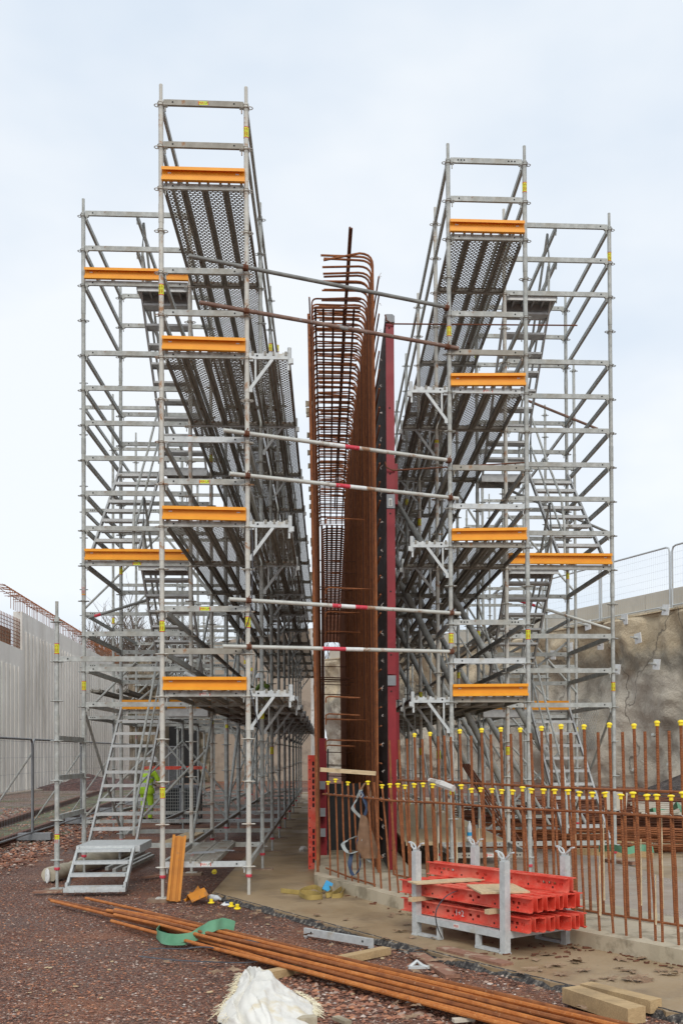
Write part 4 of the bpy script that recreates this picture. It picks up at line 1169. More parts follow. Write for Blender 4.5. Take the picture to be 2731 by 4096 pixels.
for i in range(20):
    P = Wa + dw * (LW * i / 20); Q = Wa + dw * (LW * (i + 1) / 20 - .04); zp, zq = rz_top(P), rz_top(Q)
    off = -nW * .6; p1 = P - Wa + off; q1 = Q - Wa + off; th = -nW * .3
    mb.add([(p1.x, p1.y, zp - .3), (q1.x, q1.y, zq - .3), (q1.x, q1.y, zq + 1.0), (p1.x, p1.y, zp + 1.0)] + [(p1.x + th.x, p1.y + th.y, zp - .3), (q1.x + th.x, q1.y + th.y, zq - .3), (q1.x + th.x, q1.y + th.y, zq + 1.0), (p1.x + th.x, p1.y + th.y, zp + 1.0)], [(0, 1, 2, 3), (3, 2, 6, 7), (0, 3, 7, 4), (1, 5, 6, 2), (5, 4, 7, 6)])
mb.build('capping_wall', 'cream', wr, smooth=False)
mb = MB()
for i in range(20):
    P = Wa + dw * (LW * i / 20); Q = Wa + dw * (LW * (i + 1) / 20); a = P - Wa; b = Q - Wa
    mb.add([(a.x + nW.x * .1, a.y + nW.y * .1, rz_top(P) - .1), (b.x + nW.x * .1, b.y + nW.y * .1, rz_top(Q) - .1), (b.x - nW.x * .8, b.y - nW.y * .8, rz_top(Q) - .1), (a.x - nW.x * .8, a.y - nW.y * .8, rz_top(P) - .1)], [(0, 1, 2, 3)])
mb.build('ledge', 'shot', wr)
def on_wall(px, py):
    # intersect view ray with wall plane
    r = ray(px, py); A = Wa; 
    # (t*r - A).nW = 0
    t_ = (A.x * nW.x + A.y * nW.y) / (r.x * nW.x + r.y * nW.y)
    return Vector((r.x * t_, r.y * t_, CH + r.z * t_))
plates = [(1546, 1402), (1451, 1424), (1482, 1467), (1366, 1437), (1395, 1482), (1525, 1527), (1434, 1538), (1325, 1488), (1285, 1505)]
pl_lab = ['topmost white anchor plate near the right edge', 'anchor plate just under the wall top right of the outer standard', 'anchor plate below and right of the second one', 'anchor plate half hidden left of the outer standard near the top', 'anchor plate touching the outer right standard', 'white tilted anchor plate low near the right edge', 'anchor plate right of the outer standard in the dark stain', 'anchor plate behind the stair tower middle', 'leftmost small anchor plate on the shotcrete wall']
for (px, py), lb in zip(plates, pl_lab):
    P = on_wall(px, py) + nW * .42
    root = empty('anchor_plate', P, lb, 'anchor plate', 'anchor plates on the shotcrete wall', math.atan2(dw.y, dw.x))
    mb = MB(); R_ = RY(ru(-.15, .15)).to_3x3() @ RX(ru(-.12, .12)).to_3x3(); mb.box((0, 0, 0), (.48, .05, .48), R_); mb.build('plate', 'white', root, smooth=False)
    mb = MB(); sgn = 1 if (RZ(math.atan2(dw.y, dw.x)) @ Vector((0, 1, 0))).dot(nW) > 0 else -1
    mb.path([(0, 0, 0), (0, sgn * .25, .03)], .06, 8); mb.path([(0, sgn * .25, .03), (0, sgn * .42, .05)], .03, 6); mb.build('anchor_bolt', 'galv', root)
# netting patch
P = on_wall(1372, 1665) + nW * .6
mb = MB(); ex = dw
for k_ in range(-9, 10):
    for s2 in (-1, 1):
        pts = []
        for q in range(9):
            t_ = q / 8 * 2 - 1; u_ = k_ * .17 + s2 * t_ * .8; v_ = t_ * 1.25
            if abs(u_) > 1.0 + .3 * noise.noise(Vector((v_ * 2, k_, 0))): 
                if len(pts) > 1: mb.path(pts, .014, 3, False)
                pts = []; continue
            pts.append(ex * u_ + nW * (.15 * noise.noise(Vector((u_, v_, 1))) + (.5 if v_ > 1.2 else 0)) + Vector((0, 0, v_)))
        if len(pts) > 1: mb.path(pts, .014, 3, False)
mb.build('wire_netting', 'galv', loc=P, label='torn wire netting hanging out of the shotcrete beside the stair tower', cat='netting')
for (px, py), lb in zip(((1411, 1626), (1515, 1690), (1550, 1758), (1470, 1770)), ('short stub bolt high in the pale shotcrete', 'stub bolt below the long crack', 'long stub pin near the right edge', 'small stub bolt in the dark wet stain')):
    P = on_wall(px, py) + nW * .3
    mb = MB(); mb.path([(0, 0, 0), nW * .4 + Vector((.25, 0, .03))], .09, 7); mb.path([nW * .38 + Vector((.2, 0, 0)), nW * .6 + Vector((.4, 0, 0))], .04, 5); mb.build('stub_bolt', 'galv', loc=P, label=lb, cat='bolt', group='stub bolts in the shotcrete')
# upper fence on top of the right wall
pts = [(1700, 1232), (1535, 1270), (1372, 1322), (1230, 1360), (1120, 1395), (1030, 1425)]
ups = []
for px in (1750, 1534, 1372, 1240, 1130, 1040):
    lo, hi = 0., LW
    for _ in range(40):
        m_ = (lo + hi) / 2
        if proj(Wa + dw * m_ + Vector((0, 0, 6)))[0] > px: lo = m_
        else: hi = m_
    P = Wa + dw * lo; ups.append(Vector((P.x - nW.x * .2, P.y - nW.y * .2, rz_top(P) - .05)))
for k_ in range(5):
    P, Q = ups[k_], ups[k_ + 1]
    root = empty('mesh_fence', P, '%s tall mesh fence panel on top of the shotcrete wall' % ['rightmost', 'second from right', 'third from right', 'fourth from right', 'farthest'][k_], 'fence', 'fence panels on the wall top')
    V = Q - P; h = 2.9; mb = MB()
    c0, c1 = V * .015, V * .985
    mb.path([c0, c0 + Vector((0, 0, h - .25)), V * .03 + Vector((0, 0, h - .05)), V * .06 + Vector((0, 0, h)), V * .94 + Vector((0, 0, h)), V * .97 + Vector((0, 0, h - .05)), c1 + Vector((0, 0, h - .25)), c1], .045, 6)
    mb.path([c0 + Vector((0, 0, .2)), c1 + Vector((0, 0, .2))], .035, 6)
    mb.build('tube_frame', 'bright', root)
    mb = MB(); n_ = int(V.length / .16)
    for q in range(1, n_): mb.path([V * (q / n_) + Vector((0, 0, .2)), V * (q / n_) + Vector((0, 0, h))], .0032, 3, False)
    for q in range(1, 8): mb.path([c0 + Vector((0, 0, .2 + q * .34)), c1 + Vector((0, 0, .2 + q * .34))], .0042, 3, False)
    mb.build('wire_mesh', 'bright', root)
    mb = MB(); mb.path([Vector((0, 0, .0)) - V * .04, V * .04], [.08, .12], 7); mb.build('foot_block', 'white', root)

# trees
def tree(base, h, seed, label, spread=.5):
    rs = random.Random(seed); root = empty('bare_tree', base, label, 'tree', 'bare winter trees')
    mb = MB(); tw = MB()
    def br(p, dr, L, r, lev):
        pts = [p]; n_ = 4; q = p.copy(); d_ = dr.copy()
        for i in range(n_):
            d_ = (d_ + Vector((rs.uniform(-.18, .18), rs.uniform(-.18, .18), rs.uniform(-.05, .16)))).normalized(); q = q + d_ * L / n_; pts.append(q.copy())
        (mb if lev < 2 else tw).path(pts, [r * (1 - .5 * i / n_) for i in range(n_ + 1)], 6 if lev < 2 else 3, False)
        if lev >= 5: return
        k_ = {0: 7, 1: 5, 2: 4, 3: 3, 4: 3}[lev]
        for i in range(k_):
            t_ = rs.uniform(.35, 1) if lev else rs.uniform(.45, 1); idx = min(n_ - 1, int(t_ * n_)); pp = pts[idx].lerp(pts[idx + 1], t_ * n_ - idx)
            a_ = rs.uniform(0, 6.28); dd_ = (d_ + Vector((cos(a_), sin(a_), rs.uniform(.0, .5))) * spread * 1.5).normalized()
            br(pp, dd_, L * rs.uniform(.5, .72), r * .5, lev + 1)
    br(Vector((0, 0, 0)), Vector((0, 0, 1)), h * .5, h * .022, 0)
    mb.build('trunk', 'bark', root); tw.build('crown', 'bark', root)
for k_, (px, ty, dd, lb) in enumerate(((232, 1432, 74, 'small bare tree just right of the left wall end'), (262, 1395, 78, 'bushy bare tree behind the outer left standard'), (300, 1350, 80, 'tallest bare tree rising behind the left stair tower'), (345, 1385, 84, 'bare tree between the stair flights'), (405, 1440, 86, 'bare tree behind the front outer standard'), (480, 1462, 88, 'low bare tree above the brown back wall'), (790, 1440, 95, 'bare tree far behind the cage opening'))):
    b_ = U(px, 1700, d=dd); tp_ = U(px, ty, d=dd)
    tree(Vector((b_.x, dd, 0)), (tp_.z) * 1.0, 11 + k_, lb)

# ---------------------------------------------------------------- capped starter bars
def bar_line(px, lineP, lineD):
    r = ray(px, 1900); # intersect vertical plane
    n_ = Vector((-lineD.y, lineD.x, 0)); t_ = (lineP.x * n_.x + lineP.y * n_.y) / (r.x * n_.x + r.y * n_.y)
    return Vector((r.x * t_, r.y * t_, 0))
capA = MB(); capA.lathe([(.013, -.035), (.02, -.035), (.02, .0), (.034, .002), (.036, .008), (.03, .016), (.014, .021)], n=14)
CAPA = capA.mesh('cap', 'yellow')
capB = MB(); capB.lathe([(.017, -.032), (.023, -.032), (.024, -.004), (.031, -.002), (.031, .005), (.025, .017), (.011, .024)], n=14)
CAPB = capB.mesh('cap', 'yellow')
crust = MB()
def crust_mesh(h):
    mb = MB(); pts = []; rs = []
    for i in range(9):
        pts.append((.008, -.008, i * h / 8)); rs.append(.009 + ru(-.003, .003) - .005 * i / 8)
    mb.path(pts, rs, 6, False); return mb
lineD = (kp[2] - kp[0]).normalized(); insn = nrm
def interp_line(px, pts, off):
    ang = None
    for i in range(len(pts) - 1):
        d_ = (pts[i + 1] - pts[i]).normalized(); nn = Vector((-d_.y, d_.x, 0)); 
        if nn.y < 0: nn = -nn
        P = bar_line(px, pts[i] + nn * off, d_)
        if P.x <= pts[i + 1].x + nn.x * off or i == len(pts) - 2: return P
front = [(500, 1), (570, 1), (633, 0), (687, 1), (738, 0), (796, 0), (875, 1), (932, 0), (1008, 1), (1082, 1), (1157, 1), (1224, 1), (1310, 1), (1393, 1), (1485, 1)]
FB = [((1100 + a / 2.352) / 1.7418, c) for a, c in front] + [((1600 + a / 1.3864) / 1.7418, c) for a, c in ((340, 1), (396, 1), (448, 1), (510, 1), (565, 1), (625, 1), (680, 1), (729, 1), (796, 1), (858, 1), (932, 1), (995, 1), (1067, 1), (1137, 1), (1225, 1), (1292, 1), (1370, 1), (1424, 1), (1504, 1), (1568, 1))]
ordn = lambda n: {1: '1st', 2: '2nd', 3: '3rd', 21: '21st', 22: '22nd', 23: '23rd', 31: '31st', 32: '32nd', 33: '33rd'}.get(n, '%dth' % n)
fronttops = []
for i, (px, c) in enumerate(FB):
    lean = 4 + min(i, 9) * 1.7 if i < 10 else 14 + 4 * sin(i * 2.1)
    top = interp_line(px, kp, .14); base = interp_line(px + lean, kp, .14)
    zt = 1.335 + ru(-.02, .02); b_ = Vector((base.x, base.y, PZ + .02)); tpp = Vector((top.x, top.y, zt))
    root = empty('starter_bar', b_, '%s from the left, counting the front row of thin starter bars, %s' % (ordn(i + 1), 'yellow mushroom cap' if c else 'no cap'), 'rebar', 'front row of starter bars')
    v = tpp - b_; mid = v * .5 + Vector((ru(-.01, .01), ru(-.01, .01), 0))
    mb = MB(); mb.path([Vector((0, 0, -.02)), mid * .5 + Vector((ru(-.004, .004), 0, 0)), mid, v], .0112, 7); mb.build('bar', 'rust', root)
    if c:
        tilt = RY(ru(-.12, .12)) @ RX(ru(-.1, .1)); obj('cap', CAPA, root, T(v) @ tilt @ Matrix.Scale(.84, 4))
    if i in (14, 16, 27, 31):
        crust_mesh(ru(.4, .8)).build('cement_crust', 'crust', root, (v * .12) + Vector((0, 0, 0)))
    fronttops.append(tpp)
backb = [(115, 0), (190, 0), (253, 0), (313, 1), (373, 0), (435, 1), (498, 0), (546, 0), (597, 0), (668, 1), (757, 0), (840, 1), (911, 0), (990, 1), (1068, 0), (1143, 1), (1225, 0), (1310, 1), (1380, 0), (1463, 1), (1540, 0)]
BB = [((1500 + a / 1.96) / 1.7418, c) for a, c in backb] + [((1900 + a / 1.887) / 1.7418, c) for a, c in ((653, 1), (725, 0), (828, 1), (933, 0), (1020, 1), (1118, 0), (1205, 1), (1287, 0), (1380, 1), (1470, 0), (1560, 1))]
for i, (px, c) in enumerate(BB):
    lean = 9 + 3 * sin(i * 1.7)
    top = interp_line(px, kp, .86); base = interp_line(px + lean, kp, .86)
    zt = 1.90 + (.03 if c else -.03) + ru(-.012, .012)
    if i < 6: zt -= .02
    b_ = Vector((base.x, base.y, PZ + .02)); v = Vector((top.x, top.y, zt)) - b_
    root = empty('starter_bar', b_, '%s from the left, counting the taller back row of thick starter bars, %s' % (ordn(i + 1), 'yellow cap' if c else 'no cap'), 'rebar', 'back row of starter bars')
    mb = MB(); mb.path([Vector((0, 0, -.02)), v * .5 + Vector((ru(-.008, .008), 0, 0)), v], .0148, 8); mb.build('bar', 'rust', root)
    if c: obj('cap', CAPB, root, T(v) @ RY(ru(-.12, .12)) @ Matrix.Scale(.88, 4))
    if i in (8, 13, 17, 19, 22, 24, 27, 29):
        crust_mesh(ru(.3, .9)).build('cement_crust', 'crust', root, v * .08)
# horizontal tie bars
def tiebar(pts, r, label):
    mb = MB(); o = Vector(pts[0]); mb.path([Vector(p) - o for p in pts], r, 7); mb.build('tie_bar', 'rust', loc=o, label=label, cat='rebar', group='level rebars tied to the starter bars')
def along(off, pxs, z, dx=0): return [Vector((*interp_line(px, kp, off).xy, z_)) for px, z_ in zip(pxs, z)]
tiebar(along(.12, [742, 800, 900, 1000, 1200, 1400, 1700], [1.17, 1.17, 1.16, 1.17, 1.16, 1.17, 1.16]), .0125, 'upper level rebar tied along the front row of starter bars')
tiebar(along(.84, [905, 915, 1000, 1200, 1400, 1700], [1.27, 1.345, 1.35, 1.34, 1.33, 1.33]), .0135, 'upper level rebar tied along the taller back row with a bent end')
tiebar(along(.8, [905, 1100, 1324, 1568, 1750], [PZ + .05, PZ + .05, PZ + .045, PZ + .05, PZ + .05]), .012, 'bottom level rebar along the back row on the kicker')
tiebar(along(.18, [748, 800, 860], [PZ + .1, PZ + .06, PZ + .045]), .011, 'short bottom rebar on the kicker inside the cage front')
# tie wires on the bars: small loops
mb = MB()
for i, P in enumerate(fronttops):
    q = Vector((P.x, P.y, 1.17)) - fronttops[0]
    mb.path([q + Vector((-.018, -.016, .018)), q + Vector((.0, -.028, .0)), q + Vector((.02, -.016, -.018))], .0025, 4)
mb.build('tie_wire', 'twine', loc=fronttops[0], label='twisted pale tie wires where bars cross in the front row', cat='wire')
# broken timber hanging on the back bars
P = U(985, 1793, d=11.9); Q = U(1040, 1812, d=11.6)
mb = MB(); mb.path([Vector((0, 0, 0)), (Q - P) * .5 + Vector((0, 0, .006)), Q - P], [.03, .042, .036], 7); mb.build('split_timber', 'pier', loc=P + Vector((0, -.05, 0)), smooth=False, label='pale split timber stub stuck between the tall starter bars', cat='timber')

# ---------------------------------------------------------------- hung harness
P = interp_line(829, kp, .1); hz_ = 1.17
P = Vector((P.x, P.y - .03, hz_))
hr = empty('safety_harness', P, 'worn webbing safety harness hung on the front starter bars', 'harness')
def strap(pts, w, mat, name, tw=0):
    mb = MB(); L_ = []
    for i, p_ in enumerate(pts):
        a_ = tw * i + .4 * sin(i * 1.3); L_.append((Vector(p_), Vector((cos(a_), sin(a_), 0))))
    mb.ribbon(L_, w, .004); mb.build(name, mat, hr)
def cv(pts, n=5):
    out = []
    P_ = [Vector(p) for p in pts]; P_ = [P_[0]] + P_ + [P_[-1]]
    for i in range(1, len(P_) - 2):
        for k in range(n):
            t_ = k / n; a, b, c_, d_ = P_[i - 1:i + 3]
            out.append(.5 * ((2 * b) + (c_ - a) * t_ + (2 * a - 5 * b + 4 * c_ - d_) * t_ * t_ + (-a + 3 * b - 3 * c_ + d_) * t_ ** 3))
    out.append(P_[-1]); return out
s = 1 / 155.
def hp(x, y, dy=0): return ((x - 829) * s, -dy, (1826 - y) * s)
strap(cv([hp(829, 1812), hp(822, 1828, .01), hp(814, 1845, .02), hp(828, 1862, .0), hp(832, 1880, .03)]), .045, 'greyweb', 'shoulder_strap', .25)
strap(cv([hp(829, 1815), hp(838, 1840, .02), hp(835, 1860, .03), hp(828, 1880, .02), hp(822, 1905, .03), hp(830, 1925, .0)]), .04, 'navy', 'shoulder_strap', .1)
strap(cv([hp(836, 1868), hp(842, 1885, .04), hp(828, 1905, .05), hp(835, 1925, .05), hp(845, 1942, .03)]), .045, 'greyweb', 'chest_strap', .2)
strap(cv([hp(822, 1895), hp(805, 1902, .03), hp(796, 1910, .02), hp(806, 1925, .04), hp(822, 1922, .02)]), .05, 'greyweb', 'leg_loop', .3)
strap(cv([hp(812, 1925), hp(808, 1948, .02), hp(815, 1965, .03), hp(826, 1950, .05), hp(826, 1920, .04)]), .05, 'navy', 'leg_loop', .1)
mb = MB()
def hfn(u, v):
    a_ = u * 2 * pi; w_ = .03 + .13 * v ** .8 * (1 - .35 * max(0, v - .75) * 4)
    return (.02 + cos(a_) * w_ * .9 + .06 * v + .012 * noise.noise(Vector((cos(a_) * 2, v * 5, 0))), sin(a_) * w_ * .45 - .03 + .02 * noise.noise(Vector((a_, v * 6, 3))), -.2 - .5 * v)
mb.grid(hfn, 14, 12); mb.build('padded_back', 'leather', hr)
strap(cv([hp(840, 1850), hp(846, 1815, .02), hp(838, 1800), hp(829, 1812)]), .03, 'leather', 'lanyard', .2)
mb = MB(); mb.path([(.0, -.02, .06), (-.02, -.03, .03), (.0, -.03, .0), (.02, -.02, .03)], .004, 5, closed=True); mb.path([(.03, -.04, -.3), (.05, -.05, -.33), (.03, -.05, -.36), (.01, -.04, -.33)], .004, 5, closed=True); mb.build('buckle', 'bright', hr)

# ---------------------------------------------------------------- rack with red beams
P1 = U(957, 2148, z=.03); P2 = U(1160, 2192, z=.03); P3 = U(1287, 2167, z=.03)
u_ = (P2 - P1); LU = u_.length; u_.normalize(); v_ = Vector((-u_.y, u_.x, 0)); LV = (P3 - P2).dot(v_)
RK = Matrix((Vector((u_.x, u_.y, 0)), v_, Vector((0, 0, 1)))).transposed().to_4x4()
RK.translation = P1
def rk_empty(name, off, label, cat, group=None):
    o = obj(name, None, None, RK @ T(off), label, cat, group); return o
rack = rk_empty('stacking_rack', (0, 0, 0), 'galvanised steel stacking rack on the slab carrying red steel beams', 'rack')
ps = .062; ph = .76
corner = [(0, 0), (LU, 0), (LU, LV), (0, LV)]
for i, (a, b) in enumerate(corner):
    mb = MB(); mb.bb(a - ps / 2, a + ps / 2, b - ps / 2, b + ps / 2, .0, ph); mb.bb(a - ps / 2 - .005, a + ps / 2 + .005, b - ps / 2 - .005, b + ps / 2 + .005, .0, .012)
    o_ = mb.build('post', 'bright', rack, smooth=False)
    mb = MB(); s1 = 1 if a == 0 else -1
    for s2 in (-1, 1):  # crane eye pair
        c_ = Vector((a, b, ph)); pts = []
        for q_ in range(10):
            th = 2 * pi * q_ / 10; e1 = cos(th) * .036; e2 = sin(th) * .022
            pts.append(c_ + Vector((s2 * (.042 + e1 * .8), e2 * .6, .045 + e1 * .62 + e2 * .5)))
        mb.path(pts, .0085, 5, closed=True); mb.beam(c_ + Vector((s2 * .07, 0, .07)), c_ + Vector((s2 * .10, 0, .078)), .03, .012)
    mb.box((a, b, ph + .008), (.05, .04, .03))
    mb.build('crane_eye', 'bright', o_)
for i in range(4):
    a = Vector((*corner[i], 0)); b = Vector((*corner[(i + 1) % 4], 0)); d_ = (b - a).normalized() * ps / 2
    mb = MB(); mb.beam(a + d_ + Vector((0, 0, .155)), b - d_ + Vector((0, 0, .155)), .05, .06)
    if i in (0, 2):
        for t_ in (.0, 1.0):
            q0 = a.lerp(b, .04 if t_ == 0 else .70); q1 = a.lerp(b, .30 if t_ == 0 else .96)
            mb.beam(q0 + Vector((0, 0, .015)), q1 + Vector((0, 0, .015)), .05, .024)
            qq = a.lerp(b, .28 if t_ == 0 else .72); mb.beam(qq + Vector((0, 0, .027)), qq + Vector((0, 0, .125)), .04, .04)
    mb.build('rail', 'bright', rack, smooth=False)
mb = MB(); mb.bb(LU * .5 - .035, LU * .5 + .035, -.029, -.0265, .137, .172); mb.m = 1
mesh_to_mb(text_mesh('PERI', .032, 'inkR'), mb, T((LU * .5, -.0305, .155)) @ RX(pi / 2), 1); mb.build('sticker', ['stickW', 'inkR'], rack, smooth=False)

def waler(L, h=.12):
    """double channel, x from 0..L, centred y, base z=0"""
    mb = MB()
    for s_ in (-1, 1):
        y0 = s_ * .028; th = .006
        mb.m = 0
        mb.bb(0, L, min(y0, y0 + s_ * .036), max(y0, y0 + s_ * .036), 0, .008); mb.bb(0, L, min(y0, y0 + s_ * .036), max(y0, y0 + s_ * .036), h - .008, h)
        # web with slots
        hs = [(.28 * L, 4), (.5 * L, 0)]
        ya, yb = min(y0, y0 - s_ * th), max(y0, y0 - s_ * th)
        mb.bb(0, L, ya, yb, 0.008, .05); mb.bb(0, L, ya, yb, .074, h - .008)
        xs_ = 0.0; slots = [.09 + .065 * k for k in range(5)] + [L - .09 - .065 * k for k in range(5)] + [L * .38, L * .44, L * .56, L * .62]
        slots.sort()
        for sx_ in slots:
            if sx_ - .02 > xs_: mb.bb(xs_, sx_ - .02, ya, yb, .05, .074)
            xs_ = sx_ + .02
        mb.bb(xs_, L, ya, yb, .05, .074)
        mb.m = 1
        for k in range(6):
            xx = L * (.1 + .16 * k); mb.tube((xx, y0 + s_ * .0012, .028), (xx, y0 - s_ * .002, .028), .01, 8)
    mb.m = 0
    for xx in (.12, L * .5, L - .12): mb.bb(xx - .03, xx + .03, -.021, .021, .03, h - .03)
    for k in range(5): mb.bb(L * (.06 + .2 * k), L * (.06 + .2 * k) + .08, -.026, .026, h - .004, h + .002)
    return mb.mesh('steel_waler', ['red', 'dark'], False)
W1M = waler(LU + .50); W2M = waler(LU + .55); W3M = waler(LU + .66)
posn = ['front', 'second', 'third', 'fourth', 'rear']
zb = .19
for lay, (me_, zz, xo_) in enumerate(((W1M, zb, -.26), (W2M, zb + .165, -.32))):
    for k in range(5):
        y_ = .045 + ps / 2 + .02 + k * (LV - .14) / 4.6
        obj('steel_waler', me_, None, RK @ T((xo_ + ru(-.03, .05) + .012 * k, y_, zz)) @ RZ(ru(-.008, .008)), 'red slotted double channel beam, %s one of the %s layer in the rack' % (posn[k], ('lower', 'upper')[lay]), 'steel beam', 'red beams in the stacking rack')
top_ = obj('steel_waler', W3M, None, RK @ T((-.46, LV - .16, zb + .165 + .122)) @ RZ(.01), 'single red slotted beam on top at the back of the stack, chipped paint', 'steel beam', 'red beams in the stacking rack')
# timber spacers and ply sheets
def tb(name, c, sz, rz, mat, label, cat, ry=0):
    mb = MB(); mb.box((0, 0, 0), sz); o = mb.build(name, mat, smooth=False, label=label, cat=cat); o.matrix_world = RK @ T(c) @ RZ(rz) @ RY(ry); return o
tb('timber_batten', (.03, LV * .42, zb + .143), (.06, LV + .1, .038), .03, 'ply', 'yellowish batten between the beam layers beside the left post', 'timber')
tb('timber_batten', (LU - .13, LV * .42, zb + .143), (.06, LV + .02, .038), -.05, 'ply', 'short batten between the beam layers near the front right post', 'timber')
tb('plywood_offcut', (.16, LV * .34, zb + .165 + .131), (.2, .72, .012), -.25, 'ply', 'plywood offcut on the beams beside the left post', 'plywood')
tb('plywood_offcut', (LU - .32, LV * .30, zb + .165 + .131), (.55, .42, .014), -.5, 'ply', 'large plywood offcut on the beams behind the front post', 'plywood')
# hand chalk mark 1+2 on lower front beam
ck = obj('chalk_mark', text_mesh('1+2', .075, 'whband'), None, RK @ T((.52, .045 + ps / 2 + .02 - .031, zb + .06)) @ RX(pi / 2), 'white chalk mark on the front lower red beam', 'chalk mark')
# black strap round the stack
mb = MB(); pts = cv([(0, 0, 0), (.0, -.06, .12), (.02, -.08, .26), (.05, .02, .38), (.08, .2, .43)]); mb.ribbon([(p_, (1, 0, 0)) for p_ in pts], .014, .003)
o_ = mb.build('strap', 'strap', label='black plastic strap curving up the front of the red beams', cat='strap'); o_.matrix_world = RK @ T((.42, -.05, .03))

# ---------------------------------------------------------------- rebar bundle in the foreground
ends = [(113, 2067), (197, 2064), (118, 2070), (346, 2097), (352, 2091), (390, 2096), (365, 2106), (380, 2100), (420, 2110), (400, 2114), (440, 2112), (345, 2110), (360, 2102), (410, 2104), (372, 2094), (430, 2106), (350, 2106), (385, 2110)]
Rt = U(1235, 2352, z=.03); Lf = U(113, 2068, z=.03); bd = (Rt - Lf).normalized(); bn = Vector((-bd.y, bd.x, 0))
if bn.y < 0: bn = -bn
lat = [-.17, .17, -.205, -.13, -.02, .10, -.09, .02, .06, -.05, .135, -.235, -.11, .04, .0, .08, -.15, -.06]
lev = [1, 0, 0, 1, 2, 1, 2, 1, 2, 0, 0, 0, 3, 0, 3, 3, 2, 1]
M['rustb2'] = simple('dark_orange_rust', (.16, .05, .018), (.34, .12, .035), 9, .85, spot=40, spotc=(.5, .28, .15), spoth=.62)
for i, (px, py) in enumerate(ends):
    S = U(px, py, z=.03); a0 = (S - Lf).dot(bd); latL = (S - Lf).dot(bn); pts = []; L_ = 10.8
    for k in range(10):
        t_ = k / 9; ss = a0 + (L_ - a0) * t_
        bl = min(1, max(0, (ss - 2.0) / 3)) if a0 < 1.5 else 1
        la = latL * (1 - bl) + lat[i] * (.86 + .06 * ss / 8) * bl
        zz = .018 + (.03 + .026 * lev[i]) * min(1, .25 + ss / 3) + .004 * sin(ss * 1.7 + i)
        pts.append(Lf + bd * ss + bn * la + Vector((0, 0, zz - Lf.z)))
    mb = MB(); o0 = pts[0].copy(); mb.path([p_ - o0 for p_ in pts], .0168, 8)
    dsc = ['longest bar, nearer end tip', 'lone splayed bar on the far side', 'second longest bar below the first', '%s of the shorter bars by end tip' % ordn(i - 2)][min(i, 3)]
    mb.build('long_rebar', 'rustb' if i % 3 else 'rustb2', loc=o0, label='rusty bundle rebar, ' + dsc, cat='rebar', group='rebars in the ground bundle')
# timber under bundle
def timber(pa, pb, w, h, mat, label, z=.0, name='timber_beam'):
    P = U(*pa, z=z + h / 2); Q = U(*pb, z=z + h / 2); mb = MB(); mb.beam(Vector((0, 0, 0)), Q - P, w, h); return mb.build(name, mat, loc=P, smooth=False, label=label, cat='timber')
timber((578, 2248), (888, 2184), .10, .06, 'wood', 'yellowish squared timber lying under the rebar bundle', -.025)
timber((1310, 2284), (1462, 2334), .14, .10, 'wood', 'thick old timber beam on the slab edge at lower right, front one', .0)
timber((1345, 2272), (1506, 2312), .11, .085, 'wood', 'second old timber beam behind the thick one at lower right', .0)
timber((955, 2192), (1040, 2244), .12, .03, 'plank', 'splintered plywood strip between slab edge and rebar bundle', -.01, 'plywood_strip')
timber((1015, 2178), (1165, 2216), .12, .022, 'plank', 'dark red brown plank lying before the stacking rack', .03, 'plank')
timber((1095, 1996) if False else (1390, 1976), (1458, 1984), .12, .04, 'plank', 'short brown boards on the wet slab behind the bars', .05, 'plank')
# galvanised ledger on the ground
P = U(694, 2140, z=.03); Q = U(862, 2168, z=.03)
o_ = obj('loose_ledger', ledger_tp((Q - P).length, mat='bright').me, None, T(P - Vector((0, 0, .03))) @ RZ(math.atan2(Q.y - P.y, Q.x - P.x)), 'loose galvanised ledger lying on the gravel by the slab edge', 'ledger')
P = U(958, 2228, z=.02)
mb = MB(); mb.path([(0, 0, .02), (.06, .03, .06), (.1, 0, .03), (.14, -.03, .02)], .015, 6); mb.box((.07, -.01, .02), (.16, .04, .02)); mb.build('loose_clamp', 'bright', loc=P - Vector((.06, 0, 0)), label='small galvanised clamp lying left of the splintered plywood', cat='clamp')

